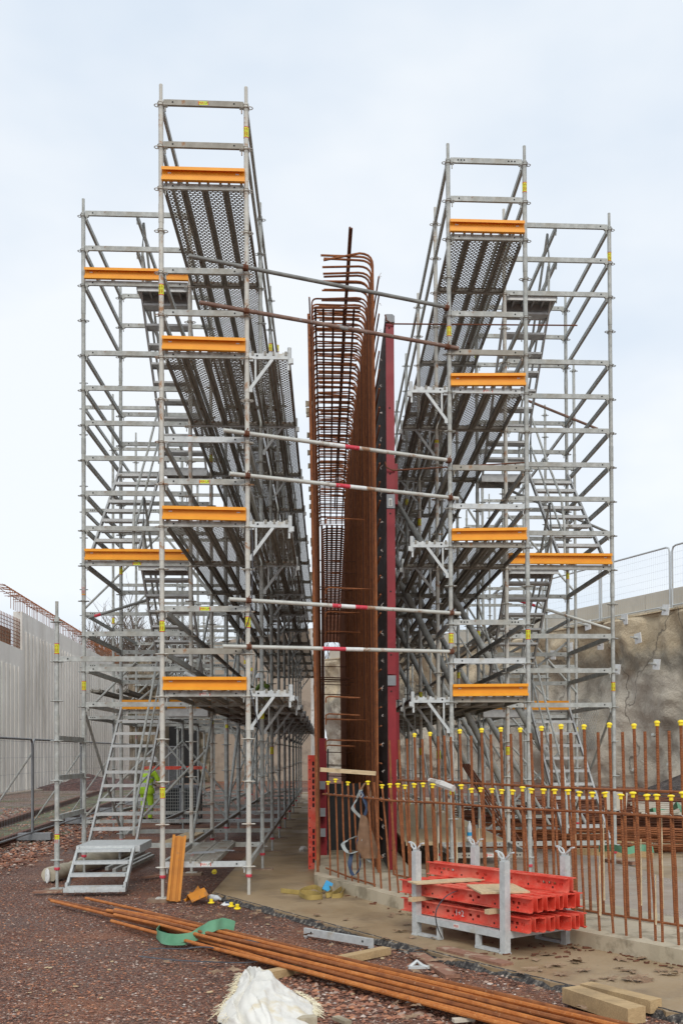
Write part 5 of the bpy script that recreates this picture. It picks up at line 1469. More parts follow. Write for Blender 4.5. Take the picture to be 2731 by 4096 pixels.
# leaning toe board and crumpled one
PA = U(398, 2070, z=.0); PB = U(412, 1920, d=PA.y + .28)
TOEROT = pi + .35
def toe_mesh(L):
    mb = MB(); w_ = .155
    for (x0, x1, y0, y1) in ((-.0775, .0775, .03, .036), (-.0775, -.0725, -.02, .03), (.0725, .0775, -.02, .03), (-.0775, -.05, -.026, -.02), (.05, .0775, -.026, -.02)): mb.bb(x0, x1, y0, y1, 0, L)
    mb.bb(-.02, .02, .012, .03, 0, L)
    return mb
o_ = toe_mesh((PB - PA).length).build('toe_board', 'orangeold', smooth=False, label='orange steel toe board leaning upright against the front scaffold foot', cat='toe board')
ax = (PB - PA).normalized(); o_.matrix_world = T(PA) @ ax.to_track_quat('Z', 'Y').to_matrix().to_4x4() @ RZ(TOEROT)
for k_, (px, py, rz, L_, ry, lb) in enumerate(((434, 2073, -.35, .24, .75, 'bent orange toe board piece on the gravel, left of two'), (462, 2066, .5, .2, 1.9, 'bent orange toe board piece on the gravel, right of two'))):
    P = U(px, py, z=0.01); mb = MB()
    for s_ in (-1, 1):
        mb.add([(0, 0, .09), (L_, 0, .09), (L_, s_ * .06, .0), (0, s_ * .07, .0), (0, 0, .082), (L_, 0, .082), (L_, s_ * .054, -.004), (0, s_ * .064, -.004)], [(0, 1, 2, 3), (7, 6, 5, 4), (0, 3, 7, 4), (1, 5, 6, 2), (3, 2, 6, 7)])
        mb.box((L_ / 2, s_ * .085, .012), (L_, .035, .005), RX(s_ * .5).to_3x3())
    o_ = mb.build('toe_board_scrap', 'orangeold', smooth=False, label=lb, cat='toe board', group='bent orange pieces'); o_.matrix_world = T(P) @ RZ(ry) @ RY(-.25)
# yellow caps on ground
for px, py, rx_, lb in ((531, 2086, .0, 'left of the two yellow caps on the gravel'), (545, 2091, .2, 'right of the two yellow caps on the gravel'), (485, 2078, 0, 'yellow cap in front of the clear bottle'), (492, 1999 + 8, 1.2, 'yellow cap lying alone under the tower')):
    P = U(px, py, z=.02); obj('cap', CAPA, None, T((P.x, P.y, .045)) @ RX(rx_ + pi), lb, 'cap', 'loose yellow caps')
# bottle, glove
P = U(489, 2066, z=.03)
mb = MB(); mb.lathe([(.01, 0), (.035, .005), (.036, .09), (.033, .1), (.036, .11), (.036, .16), (.014, .2), (.014, .22)], n=14); o_ = mb.build('plastic_bottle', 'glass', label='clear crushed plastic bottle on its side by the slab corner', cat='bottle'); o_.matrix_world = T(P + Vector((-.05, .1, .01))) @ RZ(.7) @ RX(pi / 2)
P = U(521, 2079, z=.02); mb = MB(); mb.grid(lambda u, v: ((u - .5) * .13, (v - .5) * .09, .035 * sin(u * pi) * sin(v * pi) + .01 * noise.noise(Vector((u * 5, v * 5, 0)))), 8, 6); mb.m = 1; mb.box((.01, -.02, .03), (.05, .03, .012)); mb.build('work_glove', ['white', 'navy'], loc=P, label='crumpled white and blue packet by the yellow caps', cat='litter')
# slings
def sling(pts, w, mat, name, label, cat='sling', z=.0, th=.005, widthdir=None):
    P_ = [U(px, py, z=zz) for px, py, zz in pts]; c0 = P_[0].copy(); C_ = cv([p_ - c0 for p_ in P_], 6); mb = MB(); L_ = []
    for i, p_ in enumerate(C_):
        a_ = .5 * sin(i * .35 + 1); L_.append((p_, Vector((.25 * sin(i * .7), .15, cos(a_) + .2)).normalized()))
    mb.ribbon(L_, w, th); return mb.build(name, mat, loc=c0, label=label, cat=cat)
sling([(440, 2140, .06), (425, 2130, .06), (395, 2128, .06), (368, 2134, .06), (362, 2148, .06), (385, 2158, .06), (425, 2158, .06), (455, 2146, .10), (472, 2134, .16), (495, 2126, .19), (515, 2122, .19), (538, 2130, .15)], .10, 'green', 'green_sling', 'faded green webbing sling draped over the rebar bundle')
sling([(645, 2046, .06), (680, 2050, .06), (718, 2052, .06), (740, 2060, .06), (705, 2062, .06), (688, 2050, .07), (720, 2038, .09), (738, 2045, .08), (745, 2036, .1), (762, 2044, .1), (748, 2058, .06), (768, 2052, .08), (788, 2040, .08), (785, 2056, .06), (762, 2060, .05)], .055, 'ysling', 'yellow_sling', 'dirty yellow webbing sling heaped on the slab before the kicker')
P = U(752, 2040, z=.1); mb = MB(); mb.box((0, 0, 0), (.09, .02, .12), RY(.5).to_3x3() @ RX(-.5).to_3x3()); mb.build('sling_tag', 'blue', loc=P + Vector((0, -.02, .02)), smooth=False, label='bright blue tag on the heaped yellow sling', cat='tag')
# strapping bands on ground
def band(pts, label, r=.009):
    P_ = [U(px, py, z=zz) for px, py, zz in pts]; c0 = P_[0].copy(); C_ = cv([p_ - c0 for p_ in P_], 6); mb = MB(); mb.ribbon([(p_, Vector((.1, 1, .3))) for p_ in C_], .02, .002); mb.build('strapping_band', 'strap', loc=c0, label=label, cat='strap', group='strapping bands on the gravel')
band([(325, 2190, .01), (350, 2180, .03), (420, 2180, .04), (470, 2176, .06), (560, 2186, .02), (600, 2178, .03), (640, 2170, .05)], 'thin black strapping loop left of the bundle middle')
band([(318, 2197, .01), (400, 2206, .01), (480, 2210, .01), (560, 2212, .01), (620, 2204, .04), (672, 2190, .08), (640, 2176, .11), (560, 2160, .12), (505, 2168, .04)], 'long grey strapping band looping onto the rebar bundle')
band([(930, 2186 + 65, .01), (980, 2252, .04), (1040, 2262, .03), (1060, 2250, .02), (1055, 2232, .03)], 'black strapping piece curling right of the splintered plywood')
# leaves
lf_tp = []
for s_ in range(4):
    mb = MB(); n_ = 12; pts = [(0, 0, .012)]
    for k in range(n_):
        a_ = 2 * pi * k / n_; r_ = .045 * (1.25 if k % 2 else .6) * (1.3 if k in (0, 1, 11) else 1) * ru(.8, 1.2); pts.append((r_ * cos(a_) * 1.5, r_ * sin(a_), ru(.0, .02)))
    mb.add(pts, [(0, k + 1, (k + 1) % n_ + 1) for k in range(n_)]); lf_tp.append(mb)
mb = MB()
for (px, py) in [(ru(330, 1000), ru(2085, 2240)) for _ in range(48)] + [(ru(900, 1500), ru(2190, 2345)) for _ in range(26)] + [(ru(1180, 1568), ru(2170, 2260)) for _ in range(34)] + [(ru(640, 1150), ru(2070, 2150)) for _ in range(10)]:
    P = U(px, py, z=.035); mb.merge(random.choice(lf_tp), T(P) @ RZ(ru(0, 6)) @ Matrix.Scale(ru(.5, 1.0), 4) @ RX(ru(-.3, .3)))
mb.build('fallen_leaves', 'leaf', smooth=False, kind='stuff', label='brown oak leaves scattered over gravel and slab', cat='leaves')

# white bulk bag
bag = empty('bulk_bag', U(612, 2300, z=0), 'torn white woven bag with frayed edges lying on the gravel', 'bag')
o0 = bag.location
rows_ = [(7.80, 566, 584, .03), (7.62, 556, 600, .07), (7.44, 549, 618, .11), (7.25, 545, 640, .15), (7.05, 540, 676, .18), (6.88, 534, 706, .195), (6.72, 522, 724, .20), (6.56, 506, 730, .20), (6.40, 500, 724, .19), (6.2, 520, 712, .15), (6.0, 560, 700, .08), (5.85, 600, 680, .01)]
def bagP(u, v):
    t_ = v * (len(rows_) - 1); k = min(int(t_), len(rows_) - 2); fr_ = t_ - k
    d_, l_, r_, h_ = [a * (1 - fr_) + b * fr_ for a, b in zip(rows_[k], rows_[k + 1])]
    gy = 1705 + 4104 / d_
    Lp = U(l_, gy, z=0); Rp = U(r_, gy, z=0); p_ = Lp.lerp(Rp, u)
    u0 = .34
    prof = (u / u0) ** .55 if u < u0 else max(0, (1 - u) / (1 - u0)) ** .75
    n1 = noise.noise(Vector((p_.x * 5 + p_.y * 3, p_.y * 2.2, 1)))
    rdg = 1 - abs(noise.noise(Vector((p_.x * 6 - p_.y * 2, p_.y * 3 + p_.x * 2, 4)))) * 2
    z_ = h_ * prof + (.032 * n1 + .024 * rdg * rdg - .01 + .004 * noise.noise(Vector((p_.x * 14, p_.y * 14, 2)))) * min(1, prof * 2) * min(1, h_ * 12)
    # deep fold running down the left third
    z_ -= .05 * math.exp(-((u - .22 - .06 * sin(v * 5)) / .035) ** 2) * min(1, h_ * 8) - .03 * math.exp(-((u - .62 + .2 * v) / .05) ** 2) * min(1, h_ * 8)
    e_ = .012 * noise.noise(Vector((u * 20, v * 20, 5)))
    return Vector((p_.x + e_, p_.y + e_, max(.004, z_)))
mb = MB(); mb.grid(lambda u, v: tuple(bagP(u, v) - o0), 70, 70); mb.build('bag_fabric', 'bag', bag)
def fringe_mb(n_, fu, fv, L_, dirx):
    mb = MB()
    for _ in range(n_):
        u_, v_ = fu(), fv(); p_ = bagP(u_, v_) - o0; p_.z += .01
        d_ = Vector((dirx * ru(.3, 1.2), ru(-.8, .8), ru(-.6, .5)))
        q_ = p_ + d_ * L_ * .5; r_ = q_ + d_ * L_ * .4 + Vector((ru(-.02, .02), ru(-.02, .02), -.02)); r_.z = max(r_.z, .004)
        mb.path([p_, q_, r_], .0017, 3, False)
    return mb
fm = fringe_mb(120, lambda: ru(0, .07), lambda: ru(.12, .8), .055, -1)
f2 = fringe_mb(110, lambda: ru(.95, 1.0), lambda: ru(.35, .7), .06, 1)
fm.build('frayed_edge', 'fringe', bag); f2.build('frayed_edge', 'fringe', bag)
P = U(702, 2345, z=.03); mb = MB(); mb.box((0, 0, 0), (.13, .08, .05), RZ(.2).to_3x3()); mb.build('concrete_lump', 'plinth', loc=P, smooth=False, label='small pale concrete block right of the white bag', cat='rubble')

# rolled tarp under the left steps
tr_ = empty('rolled_tarp', U(130, 2010, z=0), 'dirty rolled canvas tarpaulin behind the starter steps', 'tarpaulin')
A_ = U(112, 2012, z=.08); B_ = U(300, 1952, z=.12); mb = MB(); pts = []; rs_ = []
for i in range(22):
    t_ = i / 21; pts.append(A_.lerp(B_, t_) - tr_.location + Vector((0, .05 * noise.noise(Vector((t_ * 4, 0, 0))), .0))); rs_.append(.105 + .05 * noise.noise(Vector((t_ * 7, 3, 0))) + .03 * t_)
mb.path(pts, rs_, 14); 
for i_, v__ in enumerate(mb.v):
    q = Vector(v__); n_ = noise.noise(q * 9) * .03; mb.v[i_] = (q.x, q.y + n_, max(q.z + n_, .005))
mb.build('roll', 'tarp', tr_)
mb = MB()
for k in range(3):
    rr_ = .09 - .025 * k; mb.path([A_ - tr_.location + Vector((rr_ * cos(a_ / 8 * 2 * pi) * .3 - .012 - .002 * k, -.02 - rr_ * .25 * cos(a_ / 8 * 2 * pi), rr_ * sin(a_ / 8 * 2 * pi))) for a_ in range(8)], .014, 5, closed=True)
mb.build('roll_end', 'white', tr_)
for k, (a, b) in enumerate((((245, 1996), (330, 1958)), ((262, 2000), (345, 1962)), ((285, 1998), (352, 1966)))):
    P = U(a[0], a[1], z=.03); Q = U(b[0], b[1], z=.05)
    mb = MB(); mb.beam(Vector((0, 0, 0)), Q - P, .05, .05); mb.build('loose_profile', 'galv', loc=P, smooth=False, label='loose galvanised profile on the gravel behind the steps, %s of three' % ('left', 'middle', 'right')[k], cat='profile', group='loose profiles behind the steps')
# boards lying under the left tower
P = U(373, 1945, z=KZ(0)); 
mb = MB(); mb.beam(Vector((0, 0, 0)), U(470, 1906, z=.35) - P, .3, .04); mb.build('loose_deck_board', 'ply', loc=P, smooth=False, label='rust stained deck board lying slanted across the base ledgers', cat='board')
# tools on boards
P = Vector((XA + .42, 13.1, KZ(0) + .1))
for k, (dx, dy, a, L_, lb) in enumerate(((-.05, 0, .3, .35, 'thin dark bar lying on the foot deck boards, nearest'), (.02, .18, .5, .4, 'dark bar lying askew on the foot deck boards'), (.2, .35, -.6, .32, 'grey flat wedge on the foot deck boards, farthest'))):
    mb = MB(); mb.beam((-L_ / 2, 0, 0), (L_ / 2, 0, 0), .03, .012); o_ = mb.build('loose_bar', 'greyst', smooth=False, label=lb, cat='bar', group='tools on the foot boards'); place(o_, (P.x + dx, P.y + dy, P.z + .01), a)
# couplers and tubes lying on deck level 4
P = Vector((XA + .35, 14.2, KZ(4) + .12))
mb = MB(); mb.path([(-.3, -.1, .28), (.05, .1, .08)], .03, 10); o_ = mb.build('short_tube', 'bright', loc=P, label='short bright tube sticking up behind the lowest orange toe board', cat='tube')
mb = MB()
for k in range(9): q = Vector((ru(-.3, .5), ru(-.2, .3), ru(0, .09))); mb.beam(q, q + Vector((ru(-.18, .18), ru(-.1, .1), ru(-.05, .08))), .04, .02)
mb.build('fitting_pile', 'bright', loc=P + Vector((.15, 0, 0)), smooth=False, label='heap of galvanised couplers on the lowest deck', cat='fittings')

# mesh crate by the worker
P = U(375, 1893, z=0); Q = U(452, 1893, z=0); cw = Q.x - P.x; ch = U(375, 1806, d=P.y).z
cr = empty('mesh_crate', P, 'dark steel mesh crate beside the hi-vis worker', 'crate')
mb = MB(); cd = .8
for x in (0, cw):
    for y in (0, cd): mb.box((x, y, ch / 2), (.05, .05, ch))
for z_ in (.1, ch - .02):
    mb.box((cw / 2, 0, z_), (cw, .04, .05)); mb.box((cw / 2, cd, z_), (cw, .04, .05)); mb.box((0, cd / 2, z_), (.04, cd, .05)); mb.box((cw, cd / 2, z_), (.04, cd, .05))
mb.box((cw / 2, 0, ch / 2), (.05, .04, ch)); mb.build('frame', 'greyst', cr, smooth=False)
mb = MB()
for k in range(1, 14): mb.box((cw * k / 14, 0, ch / 2), (.008, .008, ch)); mb.box((cw * k / 14, cd, ch / 2), (.008, .008, ch))
for k in range(1, 12): mb.box((cw / 2, .0, ch * k / 12), (cw, .012, .008)); mb.box((0, cd / 2, ch * k / 12), (.008, cd, .008)); mb.box((cw, cd / 2, ch * k / 12), (.008, cd, .008))
mb.build('wire_mesh', 'galv', cr, smooth=False)
mb = MB(); mb.bb(.05, cw - .05, .05, cd - .05, .1, ch - .06); mb.build('load', 'darkcloth', cr, smooth=False)
mb = MB(); mb.bb(-.9, .55, 0, .03, 0, .08); mb.build('warning_board', 'red', loc=U(420, 1768, d=P.y - .6), smooth=False, label='red board rail level behind the front outer standard', cat='barrier')

# ---------------------------------------------------------------- people
def person(loc, rz, label, scale=1.0, mats=('hivis', 'hivis'), bend=.12):
    root = empty('person', loc, label, 'person', None, rz)
    J = {}
    V3 = Vector
    pts = [('pel', (0, 0, .93), .155), ('bel', (0, .01, 1.06), .16), ('che', (0, .02 + bend * .3, 1.25), .175), ('sho', (0, .03 + bend * .7, 1.42), .15), ('nek', (0, .05 + bend, 1.52), .062), ('hd1', (0, .07 + bend * 1.3, 1.60), .085), ('hd2', (0, .09 + bend * 1.5, 1.70), .10), ('hd3', (0, .10 + bend * 1.5, 1.77), .07)]
    ed_ = [(0, 1), (1, 2), (2, 3), (3, 4), (4, 5), (5, 6), (6, 7)]
    for s_ in (-1, 1):
        b = len(pts)
        pts += [('s', (s_ * .19, .02 + bend * .7, 1.40), .085), ('e', (s_ * .30, .08 + bend, 1.15), .062), ('w', (s_ * .22, .34 + bend, 1.07), .045), ('h', (s_ * .2, .42 + bend, 1.06), .04)]
        ed_ += [(3, b), (b, b + 1), (b + 1, b + 2), (b + 2, b + 3)]
        b = len(pts)
        pts += [('hp', (s_ * .10, 0, .86), .115), ('kn', (s_ * .12, .03 + .02 * s_, .48), .085), ('an', (s_ * .13, -.02, .11), .062), ('to', (s_ * .14, .14, .045), .045)]
        ed_ += [(0, b), (b, b + 1), (b + 1, b + 2), (b + 2, b + 3)]
        hb = b - 1
        for f_ in range(4):
            b = len(pts); ox = (f_ - 1.5) * .019; L_ = (.075, .085, .08, .065)[f_]
            pts += [('f', (s_ * .2 + ox, .46 + bend, 1.05), .0095), ('f2', (s_ * .2 + ox, .46 + L_ * .5 + bend, 1.035), .009), ('f3', (s_ * .2 + ox, .46 + L_ * .8 + bend, 1.0), .008)]
            ed_ += [(hb, b), (b, b + 1), (b + 1, b + 2)]
        b = len(pts); pts += [('t', (s_ * .2 - s_ * .04, .43 + bend, 1.05), .011), ('t2', (s_ * .2 - s_ * .055, .47 + bend, 1.03), .009)]; ed_ += [(hb, b), (b, b + 1)]
    me = bpy.data.meshes.new('body'); me.from_pydata([tuple(V3(p[1]) * scale) for p in pts], ed_, [])
    o = bpy.data.objects.new('body', me); COL.objects.link(o); o.parent = root
    md = o.modifiers.new('skin', 'SKIN'); md.use_smooth_shade = True
    for i, p_ in enumerate(pts): me.skin_vertices[0].data[i].radius = (p_[2] * scale,) * 2
    me.skin_vertices[0].data[0].use_root = True
    sb = o.modifiers.new('sub', 'SUBSURF'); sb.levels = 2; sb.render_levels = 2
    dg_ = bpy.context.evaluated_depsgraph_get(); m2 = bpy.data.meshes.new_from_object(o.evaluated_get(dg_)); o.modifiers.clear(); o.data = m2
    m2.name = 'body'; m2.materials.clear()
    for m_ in (mats[0], 'skin', 'darkcloth', 'silver', mats[1]): m2.materials.append(M[m_])
    for pg in m2.polygons:
        c_ = pg.center / scale; pg.use_smooth = True
        if c_.z > 1.5 and c_.y < .4 + bend: pg.material_index = 1
        elif c_.y > .36 + bend and c_.z > .9: pg.material_index = 1
        elif c_.z < .12: pg.material_index = 2
        elif abs(c_.z - 1.1) < .025 and abs(c_.x) < .2 and c_.y < .25: pg.material_index = 3
        elif abs(c_.z - 1.28) < .025 and abs(c_.x) < .2 and c_.y < .3: pg.material_index = 3
        elif abs(c_.z - .36) < .028 or abs(c_.z - .5) < .0: pg.material_index = 3
        elif c_.z < .9: pg.material_index = 4
    hc = V3((0, .09 + bend * 1.5, 1.74)) * scale
    mb = MB(); mb.lathe([(.125, -.02), (.14, -.015), (.122, .0), (.118, .04), (.095, .09), (.05, .118), (.01, .125)], n=18); mb.box((0, .13, -.012), (.15, .08, .012)); mb.build('hard_hat', 'helmet', root, hc)
    mb = MB(); mb.path([(-.028, .088, -.06), (-.03, .1, -.06)], .008, 6); mb.path([(.028, .088, -.06), (.03, .1, -.06)], .008, 6); mb.path([(0, .09, -.06), (0, .118, -.09)], .012, 6); mb.build('face_features', 'skin', root, hc)
    mb = MB()
    def hood(u, v):
        a_ = u * 2 * pi; return (cos(a_) * (.11 + .04 * (1 - v)), .04 + bend + sin(a_) * (.09 + .03 * (1 - v)), (1.44 + .14 * v))
    mb.grid(lambda u, v: tuple(Vector(hood(u, v)) * scale), 14, 4); mb.build('hood', mats[0], root)
    mb = MB(); mb.lathe([(.205, -.14), (.215, -.1), (.2, .0)], n=16)
    for q in range(len(mb.v)): x, y, z = mb.v[q]; mb.v[q] = (x, y * .78, z)
    mb.build('jacket_hem', mats[0], root, V3((0, .0, .98)) * scale)
    return root
wp = U(337, 1889, z=0)
person(Vector((wp.x, wp.y, 0)), -.55, 'worker in yellow hi-vis suit and white hard hat, back turned, at the mesh crate', .86)
person(Vector((-1.55, 27.6, KZ(4) + .075)), .5, 'worker in dark clothes and hi-vis sleeves half hidden on the lowest left deck', .72, ('darkhv', 'darkcloth'), .3)

# ---------------------------------------------------------------- materials pile at the right
def coil(cx_, cy__, n, L_, ang, curve, label, r=.014, spread=.5, z=.05, mat='rust'):
    root = empty('rebar_pile', (cx_, cy__, 0), label, 'rebar pile', 'rebar piles at the right')
    rg_ = Rig(root)
    for k in range(n):
        a = ang + ru(-.12, .12); o = Vector((ru(-.6, .6), ru(-spread, spread), z + ru(0, .34))); pts = []
        for i in range(9):
            t_ = i / 8 - .5; pts.append(Vector((cx_, cy__, 0)) + o + Vector((cos(a) * L_ * t_ - sin(a) * curve * t_ * t_ * 4, sin(a) * L_ * t_ + cos(a) * curve * t_ * t_ * 14 * (.8 + .5 * sin(k * 2.3)), .03 * sin(i + k))))
        mb = MB(); mb.path(pts, r, 4); rg_.add(Tp('bar', mb, [mat]), Matrix.Identity(4), k)
    rg_.finish()
p = U(1480, 1905, z=0); coil(p.x, p.y, 60, 7.5, -.35, .35, 'long rusty bent rebar pile sweeping down to the right edge', spread=1.1, mat='rustd')
p = U(1520, 1960, z=0); coil(p.x, p.y, 34, 5.5, -.25, .25, 'nearer rusty rebar heap on timber sleepers at the right edge', spread=.45)
p = U(1440, 1868, z=0); coil(p.x, p.y, 46, 6.5, .15, .3, 'farther dark rebar heap behind the stair tower foot', spread=1.4, mat='rustd')
for k, (a, b, lb) in enumerate((((1360, 1932), (1568, 1926), 'timber sleeper under the long rebar pile'), ((1318, 1958), (1500, 1962), 'pale timber sleeper under the nearer rebar heap'), ((1430, 1990 - 40), (1600, 1946), 'third timber sleeper at the right edge'))):
    P = U(*a, z=.08); Q = U(*b, z=.08); mb = MB(); mb.beam(Vector((0, 0, 0)), Q - P, .12, .12); mb.build('timber_sleeper', 'wood', loc=P, smooth=False, label=lb, cat='timber', group='timber sleepers')
for k in range(7):
    P = U(1500 + 12 * k, 1840 + 5 * k, z=.3 + .03 * k); mb = MB(); mb.box((0, 0, 0), (1.6, .22, .04), RZ(-.7 + .05 * k).to_3x3()); mb.build('pale_sheet', 'cream', loc=P, smooth=False, label='pale flat panel in the stack below the shotcrete wall, %s from left' % od[k].replace('nearest', 'first'), cat='panel', group='pale panels below the shotcrete wall')
P = U(1412, 1858, z=.4); mb = MB(); mb.box((0, 0, 0), (.5, .05, .75), RY(.1).to_3x3()); mb.build('pale_box', 'cream', loc=P, smooth=False, label='pale upright carton among the debris', cat='box')
sling([(1375, 1950, .25), (1410, 1948, .3), (1440, 1955, .28), (1470, 1948, .3), (1500, 1952, .2)], .1, 'green', 'green_sling', 'green sling round the nearer rebar heap')
sling([(1540, 1862, .5), (1555, 1850, .7), (1568, 1862, .5), (1600, 1870, .4)], .12, 'green', 'green_sling', 'green sling at the right edge of the heaps')
sling([(1480, 1872, .35), (1500, 1862, .5), (1530, 1866, .4)], .1, 'green', 'green_sling', 'green sling on the middle of the long rebar pile')
mb = MB()
for k in range(240):
    px, py = ru(1090, 1568), ru(1835, 1945); P = U(px, py, z=.05); s_ = ru(.03, .14); mb.box(P, (s_ * ru(1, 3), s_, s_ * .5), (RZ(ru(0, 3)) @ RX(ru(-.5, .5))).to_3x3())
mb.build('debris', ['plank'], smooth=False, kind='stuff', label='scattered wood and rubble debris behind the starter bars', cat='debris')
# bottle on boards
P = U(1078, 1933, d=15.0); mb = MB(); mb.lathe([(.03, 0), (.036, .01), (.036, .12), (.033, .13), (.036, .15), (.036, .2), (.014, .26), (.014, .29)], n=14); mb.m = 1; mb.lathe([(.0368, .08), (.0368, .13)], n=14); mb.build('plastic_bottle', ['glass', 'blue'], loc=P, label='clear plastic bottle standing on the base ledger behind the starter bars', cat='bottle')
# dark leaning bars behind the starter bars
for k in range(4):
    P = U(1060 + 5 * k, 1755, d=17.0 + .1 * k); Q = U(1180 + 9 * k, 1950, d=16.4 + .1 * k); mb = MB(); mb.path([P - Q, Vector((0, 0, 0))], .016, 6); mb.build('leaning_bar', 'rustd', loc=Q, label='dark rusty bar leaning behind the starter bars, %s from left' % ('first', 'second', 'third', 'fourth')[k], cat='rebar', group='leaning bars')
# white lump
P = U(697, 1952, z=.06); mb = MB(); mb.lathe([(.02, -.05), (.07, -.03), (.08, .01), (.05, .05), (.01, .06)], n=9); mb.build('crumpled_sheet', 'pier', loc=P, label='pale crumpled lump on the slab left of the red formwork', cat='litter')


# ---------------------------------------------------------------- small extras on the scaffolds and the slab
def plain_tube(p0, p1, mat, label, band=None, r=.024):
    root = empty('scaffold_tube', p0, label, 'tube', 'tubes clamped on the stair towers'); mb = MB(); mb.path([Vector((0, 0, 0)), p1 - p0], r, 8); mb.build('tube', mat, root)
    if band:
        mb = MB(); mb.path([(p1 - p0) * band[0], (p1 - p0) * band[1]], r + .0015, 8); mb.build('paint_band', 'redband', root)
plain_tube(U(203, 1420, d=17.75), U(345, 1376, d=17.75), 'tubedark', 'dark tube with red band rising behind the outer left stair standard', (.1, .2))
plain_tube(U(1185, 1378, d=17.85), U(1400, 1445, d=17.85), 'tube', 'grey tube with red band sloping down behind the right stair tower', (.05, .2))
plain_tube(U(1150, 895, d=17.85), U(1372, 985, d=17.85), 'tuberust', 'brown slanted tube behind the upper right stair tower')
plain_tube(U(1120, 1105, d=17.9), U(1395, 1222, d=17.9), 'tubedark', 'dark slanted tube behind the middle of the right stair tower')
def cable(pts, label):
    P_ = [U(a, b, d=c) for a, b, c in pts]; o_ = P_[0].copy(); mb = MB(); mb.path(cv([q - o_ for q in P_], 5), .007, 5); mb.build('black_cable', 'strap', loc=o_, label=label, cat='cable')
cable([(577, 1213, 12.42), (580, 1260, 12.42), (578, 1375, 12.42), (572, 1420, 12.4), (556, 1470, 12.45), (560, 1500, 12.45)], 'black cable hanging down beside the front inner standard')
cable([(574, 1585, 12.44), (583, 1620, 12.42), (592, 1660, 12.42), (600, 1688, 12.42)], 'black cable hanging in front of the lowest bracket')
# mud, twigs and rubble along the kicker foot
mb = MB()
def bit(P, s_): mb.box(P, (s_ * ru(1, 3.2), s_ * ru(.5, 1), s_ * .35), (RZ(ru(0, 3)) @ RX(ru(-.4, .4))).to_3x3())
for k in range(170):
    t_ = rnd() ** .8; a = kp[0].lerp(kp[-1], .12 + .85 * t_); P = Vector((a.x, a.y, .036)) - nrm * abs(random.gauss(.05, .09)); bit(P, ru(.006, .03))
for k in range(60):
    P = U(ru(1110, 1420), ru(2160, 2205), z=.036); bit(P, ru(.006, .026))
mb.build('mud_and_twigs', ['rustd'], smooth=False, kind='stuff', label='dark mud crumbs and twigs along the foot of the kicker', cat='debris')
mb = MB()
for k in range(55):
    P = U(ru(20, 1000), ru(2080, 2340), z=.0)
    if slabx(P.x, P.y): continue
    P.z = gh(P.x, P.y) + .012; s_ = ru(.008, .022); mb.box(P, (s_ * ru(1, 2.6), s_ * .8, s_ * .35), (RZ(ru(0, 3)) @ RX(ru(-.4, .4))).to_3x3())
mb.build('wood_chips', ['ply'], smooth=False, kind='stuff', label='small wood chips strewn on the gravel', cat='debris')
for k, (a, b, w_, m_, lb) in enumerate((((428, 2050), (470, 2046), .12, 'plank', 'brown board scrap lying behind the bent orange pieces'), ((330, 2016), (372, 2010), .10, 'plank', 'brown board scrap under the step platform'), ((200, 2096 - 60), (232, 2034), .07, 'plank', 'small board scrap before the starter steps'), ((770, 2338), (800, 2350), .05, 'plinth', 'grey stone chip right of the white bag'), ((1040, 2345), (1088, 2341), .05, 'cream', 'flattened paper wrapper near the bottom edge'))):
    P = U(*a, z=.01); Q = U(*b, z=.01); mb2 = MB(); mb2.beam(Vector((0, 0, 0)), Q - P, w_, .022); mb2.build('board_scrap' if k < 3 else ('stone_chip' if k == 3 else 'paper_wrapper'), m_, loc=P, smooth=False, label=lb, cat='scrap')

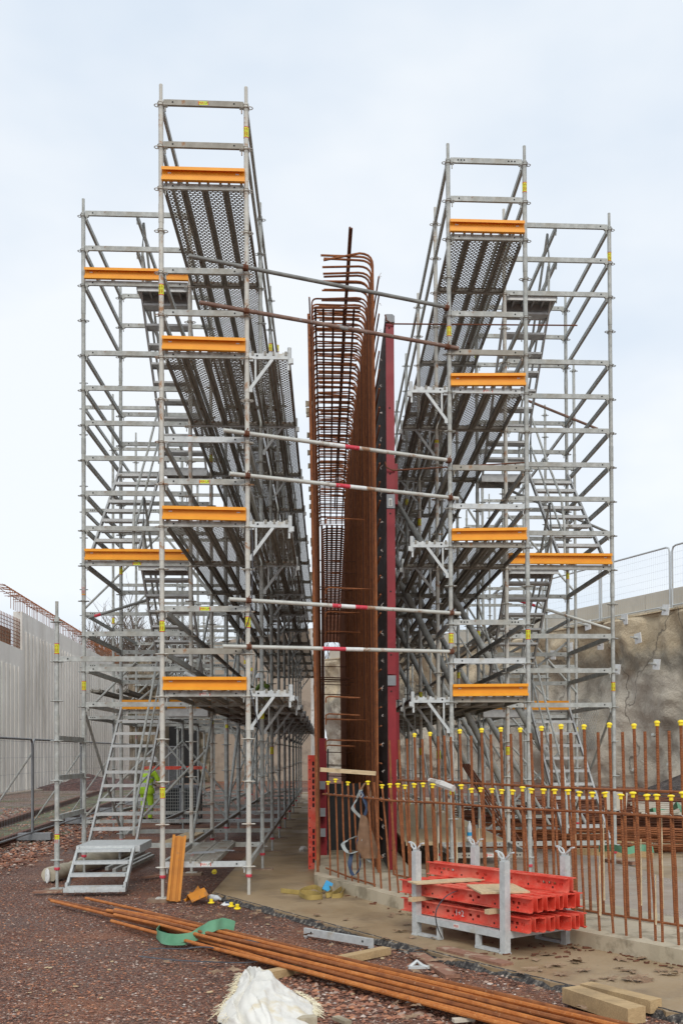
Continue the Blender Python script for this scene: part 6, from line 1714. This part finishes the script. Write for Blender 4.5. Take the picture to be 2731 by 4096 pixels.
# ---------------------------------------------------------------- camera, light, world
cam = bpy.data.cameras.new('camera'); co = bpy.data.objects.new('camera', cam); COL.objects.link(co)
R_ = Matrix.Rotation(-PY, 3, 'Z') @ Matrix.Rotation(pi / 2 + PP, 3, 'X') @ Matrix.Rotation(PR, 3, 'Z')
co.matrix_world = T((0, 0, CH)) @ R_.to_4x4()
cam.sensor_fit = 'HORIZONTAL'; cam.sensor_width = 36; cam.lens = F / 1568 * 36
cam.shift_x = (784 - CX) / 1568; cam.shift_y = (CY - 1176) / 1568
cam.clip_start = .1; cam.clip_end = 3000
SC.camera = co

w = bpy.data.worlds.new('World'); SC.world = w; w.use_nodes = True; nt = w.node_tree; nn = nt.nodes
bg = nn['Background']
sky = nn.new('ShaderNodeTexSky'); sky.sky_type = 'NISHITA'; sky.sun_disc = False; sky.sun_elevation = radians(38); sky.sun_rotation = radians(186)
tc = nn.new('ShaderNodeTexCoord'); mpn = nn.new('ShaderNodeMapping'); mpn.inputs['Scale'].default_value = (1.1, 1.1, 2.2)
nt.links.new(tc.outputs['Generated'], mpn.inputs[0])
no = nn.new('ShaderNodeTexNoise'); no.inputs['Scale'].default_value = 1.7; no.inputs['Detail'].default_value = 5; no.inputs['Roughness'].default_value = .5
nt.links.new(mpn.outputs[0], no.inputs['Vector'])
rp = nn.new('ShaderNodeValToRGB'); rp.color_ramp.elements[0].position = .36; rp.color_ramp.elements[0].color = (5.7, 6.6, 7.7, 1)
rp.color_ramp.elements[1].position = .6; rp.color_ramp.elements[1].color = (7.9, 8.25, 8.6, 1)
nt.links.new(no.outputs['Fac'], rp.inputs[0])
mx = nn.new('ShaderNodeMix'); mx.data_type = 'RGBA'; mx.inputs[0].default_value = .93
nt.links.new(sky.outputs[0], mx.inputs[6]); nt.links.new(rp.outputs[0], mx.inputs[7])
nt.links.new(mx.outputs[2], bg.inputs['Color']); bg.inputs['Strength'].default_value = .1
su = bpy.data.lights.new('sun', 'SUN'); su.energy = 1.4; su.angle = radians(22); su.color = (1, .96, .9)
so_ = bpy.data.objects.new('sun', su); COL.objects.link(so_)
so_.rotation_euler = (radians(52), 0, radians(6))
SC.view_settings.view_transform = 'Standard'; SC.view_settings.look = 'None'; SC.view_settings.exposure = .3; SC.view_settings.gamma = 1
SC.cycles.transparent_max_bounces = 14; SC.cycles.max_bounces = 6
SC.cycles.use_denoising = True
